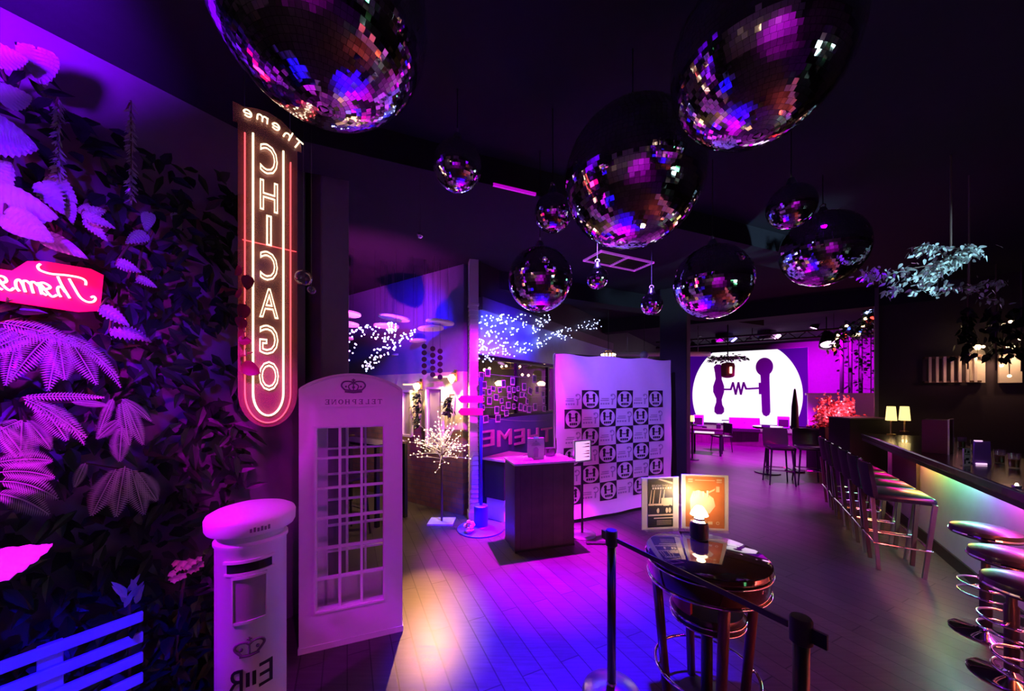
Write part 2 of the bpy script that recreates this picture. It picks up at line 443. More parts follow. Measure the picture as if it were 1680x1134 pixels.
wall('wall_dining_end', -8.6, 3.9, -8.6, -2.0, M['walld'], th=.12)
wall('wall_dining_side', -8.6, -1.0, -3.2, -1.0, M['walld'], th=-.12)
wall('wall_lounge', -5.6, 3.95, -5.6, 16.5, M['wallp'], th=-.12)
# low wall under the glazing, header above it
GX = -3.26
wall('wall_glazing_base', GX, 3.86, GX, 9.5, M['bluewall'], z1=1.36, th=.1)
wall('wall_glazing_header', GX, 3.86, GX, 9.5, M['bluep'], z0=2.30, z1=2.92, th=.1)
wall('trim_header', GX - .02, 3.86, GX - .02, 9.5, M['wallp'], z0=2.92, z1=3.10, th=.16)
wall('wall_glazing_top', GX, 3.86, GX, 9.5, M['walld'], z0=3.10, th=.1)
wall('wall_lounge_front', GX, 9.5, GX, 16.5, M['walld'], th=.1)
# window between base and header
b = MB()
for vv in (3.90, 5.0, 6.1, 7.2, 8.3, 9.45): b.box((vv - 3.86, 0.05, 1.83), (.05, .06, .94))
b.box((2.8, .05, 1.385), (5.6, .07, .05)); b.box((2.8, .05, 2.275), (5.6, .07, .05))
wf = struct('window_1', b, M['black'], False, RM(GX, 3.86), VANG)
b = MB(); b.box((2.8, .05, 1.83), (5.56, .006, .86)); g = b.build('glass', M['glass'], wf)
# slender banded column at the corner of the brick wall
b = MB()
cpos = RM(-3.24, 3.80)
b.mat(0).box((0, 0, 3.30), (.125, .16, .6)); b.box((0, 0, 2.98), (.14, .17, .03))
for i in range(44):
    z = .10 + i * (2.96 - .10) / 44
    b.box((0, 0, z + .030), (.125, .16, .054), taper=.93)
b.box((0, 0, 1.5), (.105, .14, 2.95)); b.box((0, 0, .05), (.15, .18, .10))
o = struct('column', b, M['white'], False, cpos, 0.25)
# dark structural column behind the backdrop
b = MB(); b.rbox((0, 0, H / 2), (.44, .44, H), .02)
struct('column', b, M['blackm'], False, (2.93, 6.35, 0), VANG)
# pilaster closing the left wall behind the telephone box
b = MB(); b.rbox((0, 0, H / 2), (.30, .24, H), .015)
struct('column', b, M['wallp'], False, RM(-3.0, 1.60), UANG)
# ceiling beams and the painted bulkhead
EANG = math.atan2(.43, .9)
b = MB(); b.box((2.2, .18, -.11), (5.6, .36, .22)); b.box((2.2, .002, -.215), (5.6, .012, .012))
struct('beam', b, M['ceil'], False, (-.19 - .927 * .8, 2.76 - .375 * .8, H), .385)
b = MB(); b.box((3.9, .15, -.14), (7.2, .30, .28))
struct('beam', b, M['ceil'], False, (-.9, 5.0, H), EANG)
b = MB(); b.box((2.6, 0, -.16), (6.0, .3, .32))
struct('beam', b, M['ceil'], False, RM(-3.1, 8.9, H), UANG)
# light on the near beam's lower edge, painted as a glowing strip
b = MB(); b.box((0, 0, 0), (.37, .02, .02))
p = (W(808, 308, 2.80) + W(880, 321, 2.915)) / 2 + Vector((0, -.012, .01))
tag(b.build('beam_edge_glow', mat('painted_beam_edge', (.5, .1, .6), .5, emit=(.55, .0, .62), estr=.8, var=0), None, False, (p.x, p.y, p.z), .385), 'thin violet glowing strip painted for the lit edge of the ceiling beam', 'light')
# ceiling vent
t = thing('ceiling_vent', 'square-framed double air vent in the black ceiling above the backdrop', 'vent', (1.15, 4.566, H), math.atan2(.41, .85))
b = MB()
for x0, x1, y0, y1 in ((0, .95, 0, .025), (0, .95, .355, .38), (0, .025, 0, .38), (.925, .95, 0, .38), (.462, .488, 0, .38)):
    b.box(((x0 + x1) / 2, (y0 + y1) / 2, -.012), (x1 - x0, y1 - y0, .024))
b.build('frame', mat('vent_frame_lit', (.9, .85, .9), .5, emit=(.35, .03, .5), estr=.6), t)  # light falling on the frame is painted in as a faint violet glow
b = MB()
for i in range(10): b.box((.475, .04 + i * .034, -.006), (.9, .012, .008))
b.build('louvre', M['black'], t)

# stage
b = MB(); b.box((0, 1.2, .25), (6.4, 2.4, .5)); b.box((0, -.01, .485), (6.4, .06, .03))
st = struct('floor_stage', b, M['deskwood'], False, RM(-.1, 14.05), UANG)
# ledge low wall right of the stage
b = MB(); b.box((0, 0, 1.72), (1.8, .35, .06)); b.box((0, .1, 1.35), (1.7, .1, .7))
b.box((0, .0, 0.85), (1.7, .30, .3))
pl = W(1392, 645, 9.6)
ledge = b.build('raised_shelf', M['white'], None, False, (pl.x, pl.y, 0.0), UANG)
for x in (-.8, .8): b2 = MB(); b2.box((x, .1, .5), (.08, .08, 1.0)); b2.build('post', M['black'], ledge)
tag(ledge, 'long white raised shelf carrying the ivy poles beside the stage', 'shelf')
# bright corner post of the partition
b = MB(); b.box((0, 0, H / 2), (.05, .05, H)); struct('trim_1', b, M['wallp'], False, RM(1.81, 8.77), UANG)

# ------------------------------------------------------------------ can spotlights, mostly apart from the spot lamps above
def can_fixture(p, aim, label, lens='lens', s=1.0):
    p = Vector(p); d = (Vector(aim) - p).normalized()
    t = thing('can_spotlight', label, 'spotlight', (p.x, p.y, p.z), 0, None)
    q = d.to_track_quat('Z', 'Y').to_matrix()
    b = MB(); b.tube([-d * .16 * s, -d * .15 * s, -d * .02 * s, -d * .004 * s], [.03 * s, .065 * s, .075 * s, .08 * s], 20, caps=False); b.tube([-d * .16 * s, -d * .155 * s], .05 * s, 16)
    b.build('housing', M['black'], t, 2)
    b = MB(); b.tube([-d * .040 * s, -d * .034 * s], .07 * s, 20); b.build('lens', M[lens], t)
    top = Vector((0, 0, H - p.z)); a = -d * .1 * s
    b = MB(); b.cyl(a, Vector((a.x, a.y, top.z)), .008, n=8); b.box((a.x, a.y, top.z - .01), (.08, .08, .02)); b.build('bracket', M['black'], t)
    return t
FIX = [('stage_spot', 0, 'nearest magenta stage spotlight under the ceiling before the stage'),]
for (px, py, dpt, aim, label, ln, s) in (
    (1334, 540, 9.6, (6.5, 10.0, 0), 'small round magenta spotlight between the screen and the cone-shaded lamp', 'lens', 1.0),
    (1228, 556, 12.0, (8, 13.5, .5), 'magenta can spotlight above the middle of the screen', 'lens', 1.0),
    (1172, 563, 12.0, (7, 12.5, .5), 'magenta can spotlight above the left part of the screen', 'lens', 1.0),
    (1137, 569, 12.4, (6.6, 12.5, .5), 'magenta can spotlight next to the dark structural column', 'lens', .8)):
    p = W(px, py, dpt); can_fixture(p, aim, label, ln, s * 1.3)
# cone lamp
p = W(1360, 567, 8.4)
t = thing('pendant_lamp', 'big black cone-shaded lamp with glowing rim beside the ivy poles', 'lamp', p)
d = Vector((-.25, -.45, -.9)).normalized()
b = MB(); b.tube([-d * .42, -d * .36, -d * .12, d * 0], [.03, .09, .17, .19], 24, caps=False); b.build('shade', M['black'], t, 2)
b = MB(); b.tube([-d * .05, -d * .045], .15, 24); b.build('lens', M['lens'], t)
b = MB(); b.cyl(-d * .42, (-d.x * .42, -d.y * .42, H - p.z), .012); b.build('cord', M['black'], t)
# black stage projectors/speakers under the ceiling
for px, py, dpt, lab in ((1258, 543, 10.5, 'large black moving-head spotlight hanging above the right half of the screen'), (1188, 548, 11.0, 'black moving-head spotlight hanging above the left half of the screen')):
    p = W(px, py, dpt)
    t = thing('stage_spotlight', lab, 'spotlight', p, .5)
    b = MB(); b.rbox((0, 0, -.05), (.42, .36, .42), .06); b.build('housing', M['black'], t, 2)
    b = MB(); b.tube([(.12, -.19, -.16), (.16, -.23, -.22)], .09, 18); b.build('lens', M['lensb'] if px < 1200 else M['lens'], t)
    b = MB(); b.box((-.24, 0, .06), (.03, .10, .42)); b.box((.24, 0, .06), (.03, .10, .42)); b.box((0, 0, .26), (.5, .12, .06)); b.cyl((0, 0, .26), (0, 0, H - p.z), .02); b.build('yoke', M['blackm'], t)
# lighting truss bar before the stage
t = thing('lighting_bar', 'black lighting bar running under the ceiling before the stage', 'truss', RM(-2.6, 12.2, 3.22), UANG)
b = MB(); b.cyl((0, 0, 0), (5.2, 0, 0), .03); b.cyl((0, 0, .18), (5.2, 0, .18), .03)
for i in range(14): b.cyl((i * .4, 0, 0), (min(i * .4 + .2, 5.2), 0, .18), .012, n=6); b.cyl((min(i * .4 + .2, 5.2), 0, .18), (min(i * .4 + .4, 5.2), 0, 0), .012, n=6)
for x in (.3, 2.6, 4.9): b.cyl((x, 0, .18), (x, 0, H - 3.22), .01, n=6)
b.build('bar', M['black'], t)
for i, px in enumerate((1150, 1206, 1285)):
    p = W(px, 541 if i != 2 else 534, 11.4)
    can_fixture(p, (p.x - .3, p.y - 1.5, 1), ['small blue-white spotlight dot by the dark column under the lighting bar', 'small blue-white spotlight dot over the screen middle under the lighting bar', 'small blue-white spotlight dot near the right-hand moving-head'][i], 'lensb', .7)

# ------------------------------------------------------------------ mirror balls
def mirror_ball(pos, R, label, rows, jit=.014, tilt=0.0):
    t = thing('mirror_ball', label, 'disco ball', pos, random.random() * 6, 'mirror balls under the black ceiling')
    b = MB(); b.ball((0, 0, 0), R * .985, 32); b.build('core', M['blackm'], t, True)
    b = MB()
    for i in range(rows):
        a0 = -PI / 2 + PI * (i + .02) / rows; a1 = -PI / 2 + PI * (i + .98) / rows
        am = (a0 + a1) / 2
        n = max(3, int(round(2 * rows * math.cos(am))))
        off = random.random()
        for k in range(n):
            h0 = 2 * PI * (k + .02 + off) / n; h1 = 2 * PI * (k + .98 + off) / n; hm = (h0 + h1) / 2
            nrm = Vector((math.cos(am) * math.cos(hm), math.cos(am) * math.sin(hm), math.sin(am)))
            j = Vector((random.gauss(0, jit), random.gauss(0, jit), random.gauss(0, jit)))
            nj = (nrm + j).normalized()
            c = nrm * R
            q = []
            for aa, hh in ((a0, h0), (a0, h1), (a1, h1), (a1, h0)):
                p = Vector((math.cos(aa) * math.cos(hh), math.cos(aa) * math.sin(hh), math.sin(aa))) * R
                p = p - nj * ((p - c).dot(nj))
                q.append(p)
            b.add(q, [(0, 1, 2, 3)])
    b.build('mirror_tiles', M['mirror'], t)
    b = MB(); b.cyl((0, 0, R * .99), (0, 0, R + .05), .03 + R * .05, .02); b.ring((0, 0, R + .06), .018, .005, 14, 6, Matrix.Rotation(PI / 2, 3, 'X'))
    b.build('hanger', M['steel'], t, 2)
    b = MB(); b.cyl((0, 0, R + .07), (0, 0, H - pos[2]), .0035, n=6); b.build('cable', M['black'], t)
    return t
BALLS = [  # px centre, depth, tangential px diameter, label
    (531, 15, 1.05, 330, 62, 'huge mirror ball cut by the top edge near the neon sign'),
    (1243, 92, 1.22, 262, 54, 'huge mirror ball second from the right along the top edge'),
    (1038, 292, 1.9, 219, 48, 'large mirror ball in the middle above the square air vent'),
    (750.5, 273, 2.15, 79, 30, 'small mirror ball hanging alone between the neon sign and the violet light line'),
    (907, 350, 2.3, 61, 26, 'small mirror ball tucked against the large middle ball'),
    (886, 459, 2.7, 104, 36, 'medium mirror ball above the polaroid window'),
    (980, 457, 3.2, 35, 18, 'tiny mirror ball right of the ball over the polaroid window'),
    (1069, 499, 3.4, 35, 18, 'tiny mirror ball hanging lowest, in front of the dark column'),
    (1169, 463, 2.8, 118, 38, 'medium mirror ball hanging in front of the stage screen top'),
    (1350, 409, 3.0, 118, 38, 'mirror ball beside the leafy hanging spray over the bar'),
    (1298, 339, 2.5, 69, 28, 'small mirror ball in the dark above the ball next to the leafy spray'),
]
for px, py, dpt, d, rows, lab in BALLS:
    R = d / 2 * dpt / FPX
    mirror_ball(W(px, py, dpt), R, lab, rows)
# clear glass baubles and the tiny ring
for px, py, dpt, d, lab in ((498, 456, 2.0, 26, 'clear glass bubble hanging beside the letter C of the neon sign'), (511, 476, 2.05, 13, 'smaller glass bubble below the clear bubble at the neon sign'), (689, 386, 2.6, 10, 'tiny lone glass bubble hanging in the dark above the dining room')):
    p = W(px, py, dpt); R = d / 2 * dpt / FPX
    t = thing('glass_bauble', lab, 'bauble', p)
    b = MB(); b.ball((0, 0, 0), R, 24); b.build('globe', M['bubble'] if d > 12 else M['mirror'], t, True)
    b = MB(); b.cyl((0, 0, R * .95), (0, 0, H - p.z), .001, n=5); b.build('thread', M['black'], t)

# ------------------------------------------------------------------ neon tower sign
t = thing('neon_sign', 'tall hanging neon sign spelling CHICAGO under an arched neon word', 'neon sign', (-1.435, 1.90, 0), math.atan2(.657, .754))
cx = .105
out = [(-.035, 3.20)] + [(x, z) for x, z in ((-.052, 3.215), (-.052, 3.30))]
out = [(.246, 1.75), (.246, 3.17), (.268, 3.17), (.262, 3.235), (.225, 3.262), (.17, 3.305), (.105, 3.322), (.04, 3.312), (.0, 3.295), (-.052, 3.30), (-.050, 3.20), (-.03, 3.20), (-.03, 1.75)]
bot = arc(.108, 1.75, .138, 180, 360, 18, .19)
poly = out + bot[1:-1]
b = MB(); b.prism(poly, (0, .012, 0), (1, 0, 0), (0, 0, 1), (0, 1, 0), .008); b.build('panel', M['acrylic'], t)
def zz(p): return (p[0], 0, p[1])
RI = .070; RO = .1055
inn = [(cx - RI, 3.165), (cx - RI, 1.75)] + arc(cx, 1.75, RI, 180, 360, 16, .125)[1:-1] + [(cx + RI, 1.75), (cx + RI, 3.13)]
b = MB(); b.tube([zz(p) for p in inn], .0052, 8); b.build('neon_tube', M['neonw'], t, True)
ou = [(cx - RO, 3.15), (cx - RO, 1.75)] + arc(cx, 1.75, RO, 180, 360, 18, .165)[1:-1] + [(cx + RO, 1.75), (cx + RO, 3.08)]
b = MB(); b.tube([zz(p) for p in ou], .0034, 8); o = b.build('neon_tube', M['neonr'], t, True); o['label'] = 'red outer neon tube'
for ch, z, wd, hg in (('C', 3.05, .082, .17), ('H', 2.846, .084, .17), ('I', 2.655, .026, .17), ('C', 2.457, .082, .165), ('A', 2.25, .090, .165), ('G', 2.047, .088, .165), ('O', 1.845, .092, .165)):
    b = MB(); put_text(b, ch, .2, (cx + .002, -.002, z), (1, 0, 0), (0, 0, 1), (0, -1, 0), outline=.0042, wid=wd, hgt=hg)
    b.build('neon_letter', M['neonw'], t, True)
STROKE = {'T': [[(-.45, 1), (.45, 1)], [(0, 1), (0, 0)]], 'h': [[(-.3, 1.05), (-.3, 0)], [(-.3, .4), (-.1, .62), (.15, .62), (.3, .4), (.3, 0)]],
          'e': [[(-.32, .34), (.34, .34), (.26, .58), (0, .68), (-.28, .55), (-.36, .32), (-.26, .08), (0, 0), (.3, .1)]],
          'm': [[(-.5, .64), (-.5, 0)], [(-.5, .44), (-.35, .62), (-.12, .6), (-.02, .42), (-.02, 0)], [(-.02, .44), (.15, .62), (.38, .6), (.48, .42), (.48, 0)]]}
n5 = [('T', .232, 3.175, -28), ('h', .187, 3.205, -22), ('e', .135, 3.232, -12), ('m', .075, 3.245, -4), ('e', .012, 3.240, 3)]
b = MB()
for ch, x, z, ang in n5:
    ca, sa = math.cos(math.radians(ang)), math.sin(math.radians(ang))
    for st_ in STROKE[ch]:
        pts = [((-px_ * .046), (py_ * .052)) for px_, py_ in st_]
        q = [(x + a * ca - c * sa, -.004, z + a * sa + c * ca) for a, c in pts]
        q = catmull(q, 3) if len(q) > 2 and ch != 'T' else q
        b.tube(q, .0040, 8)
b.build('neon_word', M['neonw'], t, True)
b = MB()
for x in (.0, .21): b.cyl((x, .016, 3.29 if x < .1 else 3.26), (x, .016, H), .002, n=6)
b.build('cable', M['steel'], t)
b = MB(); b.tube([(cx - RO - .01, .008, 2.575), (cx + RO + .03, .008, 2.575)], .0022, 6); b.build('bracket', M['neonr'], t)

# ------------------------------------------------------------------ left wall script neon on red board
p0 = on_u(165, 480, -2.74)
t = thing('neon_sign', 'mirrored white script neon on a glowing red board among leaves', 'neon sign', (p0.x, p0.y, 2.27), VANG)
b = MB()
poly = [(.0, -.10), (.012, .085), (-.03, .105), (-.17, .10), (-.22, .085), (-.26, .03), (-.62, .02), (-.66, -.02), (-.64, -.10), (-.3, -.11), (-.07, -.12)]
b.prism([(x, z) for x, z in poly], (0, .012, 0), (1, 0, 0), (0, 0, 1), (0, 1, 0), .01); b.build('board', M['redboard'], t)
S = .29 / 1253 * 2.983 * 420 / 165   # metres per zoomed pixel
def zp(x, y): return ((x - 485) * .000603, -.006, (292 - y) * .00092)
strokes = [[(180, 205), (168, 220), (180, 238), (230, 246), (300, 240), (370, 240), (402, 252), (404, 275)],
           [(318, 255), (345, 300), (375, 345), (410, 364), (442, 360), (456, 342), (446, 330), (432, 338)],
           [(262, 254), (285, 300), (322, 358)], [(300, 330), (280, 306), (262, 312), (266, 340), (278, 358)],
           [(258, 350), (236, 362), (214, 345), (190, 318), (176, 306), (180, 330), (200, 330), (226, 318), (215, 305), (190, 298), (176, 310), (186, 345), (210, 360)],
           [(170, 300), (186, 358)], [(172, 318), (150, 302), (136, 312), (148, 358)], [(138, 318), (116, 302), (100, 312), (112, 358)], [(104, 330), (86, 302), (70, 312), (72, 340), (86, 358)],
           [(62, 345), (44, 360), (20, 345), (0, 318), (-16, 306), (-12, 330), (10, 330), (30, 318), (20, 300), (-6, 300), (-20, 320), (-10, 350), (14, 362)]]
b = MB()
for s_ in strokes: b.tube(catmull([zp(*q) for q in s_], 5), .0046, 8)
b.build('neon_tube', M['neonp'], t, True)
b = MB(); b.box((-.3, .115, 0), (.05, .18, .04)); b.box((-.05, .115, 0), (.05, .18, .04)); b.build('bracket', M['black'], t)
lamp('neon_glow', 'POINT', (p0.x - .05, p0.y - .22, 2.27), 3.0, (1, .02, .2), radius=.1)
# ------------------------------------------------------------------ telephone box
def kiosk_face(mb, wd, glz):
    # local: x 0..wd, face in plane y=0 (thickness .05 inward), open grid
    X0, X1 = .105, wd - .135 if wd > .6 else wd - .105
    X1 = wd - .135
    mb.box((X0 / 2, .025, .86), (X0, .05, 1.72)); mb.box(((X1 + wd) / 2, .025, .86), (wd - X1, .05, 1.72))
    mb.box(((X0 + X1) / 2, .025, .134), (X1 - X0, .05, .268)); mb.box(((X0 + X1) / 2, .025, 1.614), (X1 - X0, .05, .212))
    ws = X1 - X0
    for fx in (.335, .665): mb.box((X0 + ws * fx, .022, .888), (.016, .03, 1.24))
    for i in range(1, 6): mb.box(((X0 + X1) / 2, .022, .268 + i * .2067), (ws, .03, .014))
    # raised door edge
    for x in (X0 - .012, X1 + .012): mb.box((x, -.004, .888), (.012, .012, 1.27))
    for z in (.256, 1.52): mb.box(((X0 + X1) / 2, -.004, z), (ws + .036, .012, .012))
    return X0, X1
t = thing('telephone_box', 'white British-style telephone box with gridded glass door and crown', 'telephone box', (-1.424, 2.36, 0), math.atan2(.362, .932))
WB, DB = .663, .50
b = MB(); X0, X1 = kiosk_face(b, WB, True); fr = b.build('door_frame', M['white'], t)
b = MB(); b.box(((X0 + X1) / 2, .03, .888), (X1 - X0, .004, 1.24)); b.build('pane', M['glass'], fr)
for nm, x, dx, rz in (('side_panel', 0, 0, 1), ('side_panel', WB, 0, 2)):
    b = MB(); sgn = 1 if rz == 1 else -1
    xx = .025 if rz == 1 else WB - .025
    b.box((xx, .10, .86), (.05, .10, 1.72)); b.box((xx, DB - .05, .86), (.05, .10, 1.72)); b.box((xx, DB / 2, .134), (.05, DB - .1, .268)); b.box((xx, DB / 2, 1.614), (.05, DB - .1, .212))
    b.box((xx, DB / 2 + .02, .888), (.03, .014, 1.24))
    for i in range(1, 6): b.box((xx, DB / 2, .268 + i * .2067), (.03, DB - .25, .014))
    b.build(nm, M['white'], t)
b = MB(); yb = DB - .025
b.box((.06, yb, .86), (.12, .05, 1.72)); b.box((WB - .06, yb, .86), (.12, .05, 1.72)); b.box((WB / 2, yb, .134), (WB - .2, .05, .268)); b.box((WB / 2, yb, 1.614), (WB - .2, .05, .212))
for fx in (.335, .665): b.box((.12 + (WB - .24) * fx, yb, .888), (.016, .03, 1.24))
for i in range(1, 6): b.box((WB / 2, yb, .268 + i * .2067), (WB - .24, .03, .014))
b.build('back_panel', M['white'], t)
b = MB(); b.box((WB / 2, DB / 2, .02), (WB + .01, DB + .01, .04)); b.build('base', M['white'], t)
# pediment and domed roof
b = MB()
top = [(0, 1.72), (WB, 1.72), (WB, 1.775)] + [(WB - .012 - (WB - .024) * i / 16, 1.79 + .098 * math.sin(PI * i / 16) ** .8) for i in range(17)] + [(0, 1.775)]
b.prism(top, (0, -.006, 0), (1, 0, 0), (0, 0, 1), (0, 1, 0), DB + .012)
b.build('roof', M['white'], t)
b = MB(); pts = [(.02 + (WB - .04) * i / 20, -.008, 1.775 + .098 * math.sin(PI * i / 20) ** .8) for i in range(21)]; b.tube(pts, .006, 6); b.box((WB / 2, -.008, 1.735), (WB, .012, .01)); b.build('moulding', M['white'], t)
# crown emblem
gm = mat('embossed_emblem_grey', (.16, .10, .18), .5)
b = MB(); cxx, cz = .335, 1.80
def cr(x, z): return (cxx + x, -.012, cz + z)
b.tube([cr(-.055, -.04), cr(0, -.046), cr(.055, -.04)], .006, 6); b.tube([cr(-.052, -.028), cr(0, -.034), cr(.052, -.028)], .005, 6)
for sx in (-1, 1):
    b.tube(catmull([cr(sx * .052, -.03), cr(sx * .076, .0), cr(sx * .06, .028), cr(sx * .02, .03), cr(0, .018)], 4), .005, 6)
    b.tube(catmull([cr(sx * .02, -.032), cr(sx * .032, -.005), cr(sx * .018, .012), cr(0, .018)], 4), .004, 6)
    b.ball(cr(sx * .048, -.005), .007, 8)
b.tube([cr(0, -.03), cr(0, .05)], .004, 6); b.tube([cr(-.012, .04), cr(.012, .04)], .004, 6); b.ball(cr(0, .026), .008, 8); b.ball(cr(0, -.01), .010, 8)
b.build('crown_emblem', gm, t)
b = MB(); b.box((.335, -.008, 1.69), (.41, .012, .062)); sg = b.build('sign_panel', M['whitem'], t)
b = MB(); b.box((.335, -.014, 1.722), (.42, .012, .006)); b.box((.335, -.014, 1.657), (.42, .012, .006)); b.build('sign_border', M['white'], sg)
b = MB()       # slab-serif lettering, mirrored
def glyph(ch):
    r = []
    def V(x, z0=0, z1=1, wd=.18): r.append((x - wd / 2, z0, x + wd / 2, z1)); 
    def Hh(z, x0, x1, h=.11): r.append((x0, z - h / 2, x1, z + h / 2))
    def sf(x, z): r.append((x - .2, z - .04 if z > .5 else z, x + .2, z if z > .5 else z + .04))
    if ch == 'T': V(.45); Hh(.95, .0, .9); r.append((0, .72, .07, 1)); r.append((.83, .72, .9, 1)); sf(.45, 0)
    if ch == 'E': V(.2); Hh(.95, 0, .75); Hh(.5, .2, .58); Hh(.05, 0, .8); r.append((.72, 0, .8, .28)); r.append((.68, .72, .75, 1)); r.append((.54, .38, .6, .62))
    if ch == 'L': V(.2); sf(.2, 1); Hh(.05, 0, .75); r.append((.68, 0, .75, .3))
    if ch == 'P': V(.2); sf(.2, 0); Hh(.95, 0, .62); Hh(.45, .2, .62); V(.7, .5, .92); r.append((0, .95, .2, 1))
    if ch == 'H': V(.18); V(.78); Hh(.5, .18, .78); [sf(x, z) for x in (.18, .78) for z in (0, 1)]
    if ch == 'N': V(.15, wd=.1); V(.82, wd=.1); sf(.15, 0); sf(.15, 1); sf(.82, 1)
    return r
x = 0; wtot = 9 * 1.0
for ch in 'TELEPHONE':
    ox = .335 + .188 - x * .042; sc_ = .034; z0 = 1.672
    def put(q): b.prism([(ox - px_ * sc_, z0 + pz_ * sc_) for px_, pz_ in q][::-1], (0, -.017, 0), (1, 0, 0), (0, 0, 1), (0, 1, 0), .004)
    for (a, c, d, e) in glyph(ch): put([(a, c), (d, c), (d, e), (a, e)])
    if ch == 'N': put([(.1, 1), (.28, 1), (.86, 0), (.74, 0)])
    if ch == 'O':
        n = 16
        for i in range(n):
            A = [(.46 + rx * math.cos(a_), .5 + rz_ * math.sin(a_)) for rx, rz_, a_ in ((.46, .5, 2 * PI * i / n), (.46, .5, 2 * PI * (i + 1) / n), (.27, .4, 2 * PI * (i + 1) / n), (.27, .4, 2 * PI * i / n))]
            put(A)
    x += 1
b.build('lettering', gm, sg)

# ------------------------------------------------------------------ pillar post box
t = thing('pillar_box', 'white cylindrical pillar post box with domed cap and mirrored royal cipher', 'post box', (-1.25, 1.70, 0), .57)
b = MB(); b.lathe([(.165, 0), (.165, .10), (.150, .13), (.140, .15), (.140, 1.045), (.147, 1.055), (.147, 1.068), (.132, 1.078), (.132, 1.11), (.15, 1.12)], 56); b.build('body', M['white'], t, 2)
b = MB(); b.lathe([(.14, 1.112), (.172, 1.116), (.178, 1.128), (.180, 1.170), (.174, 1.184), (.15, 1.198), (.10, 1.212), (.05, 1.22), (0, 1.222)], 56); b.build('cap', M['white'], t, 2)
def cyl_pt(a, z, r=.141):      # angle about the post's front (-y)
    return Vector((r * math.sin(a), -r * math.cos(a), z))
def patch(mb, a0, a1, z0, z1, r0, r1, n=10):
    rings = []
    for i in range(n + 1):
        a = a0 + (a1 - a0) * i / n
        rings.append([cyl_pt(a, z0, r0), cyl_pt(a, z1, r0), cyl_pt(a, z1, r1), cyl_pt(a, z0, r1)])
    mb.loft(rings)
b = MB(); patch(b, -.62, .62, .952, .992, .138, .1425); b.build('slot', M['black'], t)
b = MB(); patch(b, -.70, .70, .994, 1.006, .138, .150); patch(b, -.70, .70, .940, .950, .138, .146); b.build('slot_hood', M['white'], t)
b = MB(); patch(b, -.42, .42, .735, .925, .138, .1425); pf = b.build('notice_plate', mat('notice_paper', (.38, .30, .36), .5), t)
b = MB()
for q in ((-.46, .46, .925, .937, .138, .150), (-.46, .46, .723, .735, .138, .147), (-.46, -.42, .723, .937, .138, .148), (.42, .46, .723, .937, .138, .148)): patch(b, *q)
b.build('frame', M['white'], pf)
b = MB()
def cc(x, z): return cyl_pt(x / .141, .615 + z, .143)
for sx in (-1, 1):
    b.tube(catmull([cc(sx * .03, -.03), cc(sx * .055, .0), cc(sx * .042, .022), cc(sx * .015, .024), cc(0, .012)], 4), .006, 6)
    b.ball(cc(sx * .03, -.005), .008, 8)
b.tube([cc(-.036, -.034), cc(0, -.038), cc(.036, -.034)], .007, 6); b.tube([cc(0, -.03), cc(0, .045)], .004, 6); b.ball(cc(0, .02), .009, 8); b.tube([cc(-.01, .036), cc(.01, .036)], .004, 6)
b.build('crown_emblem', gm, t)
b = MB()
for body, xo, wd, hg, zc in (('E', .062, .055, .105, .47), ('I', .017, .014, .062, .47), ('I', -.006, .014, .062, .47), ('R', -.055, .062, .105, .47)):
    vs, fs = text_mesh(body, .1, .003, 0, True)
    xs = [p[0] for p in vs]; ys = [p[1] for p in vs]
    sx = wd / (max(xs) - min(xs)); sy = hg / (max(ys) - min(ys)); mx_, my_ = (max(xs) + min(xs)) / 2, (max(ys) + min(ys)) / 2
    b.add([cyl_pt((xo + (p[0] - mx_) * sx) / .141, zc + (p[1] - my_) * sy, .1425 + p[2]) for p in vs], fs)
b.build('lettering', M['ink'], t)
b = MB()
for k in range(6): patch(b, .02 + .075 * k, .065 + .075 * k, 1.136, 1.152 + .004 * (k % 2), .176, .1812, 2)
b.build('cap_lettering', gm, t)

# ------------------------------------------------------------------ slatted bench
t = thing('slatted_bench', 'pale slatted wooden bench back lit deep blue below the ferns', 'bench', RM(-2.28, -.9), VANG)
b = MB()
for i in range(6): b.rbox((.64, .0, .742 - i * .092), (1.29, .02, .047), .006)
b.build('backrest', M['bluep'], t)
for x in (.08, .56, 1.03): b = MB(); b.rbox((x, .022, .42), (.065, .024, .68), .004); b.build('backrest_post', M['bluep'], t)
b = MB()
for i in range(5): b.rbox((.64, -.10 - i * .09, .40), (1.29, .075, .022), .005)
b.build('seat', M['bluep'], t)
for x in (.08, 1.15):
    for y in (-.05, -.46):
        b = MB(); b.box((x, y, .195), (.05, .05, .39)); b.build('leg', M['bluep'], t)

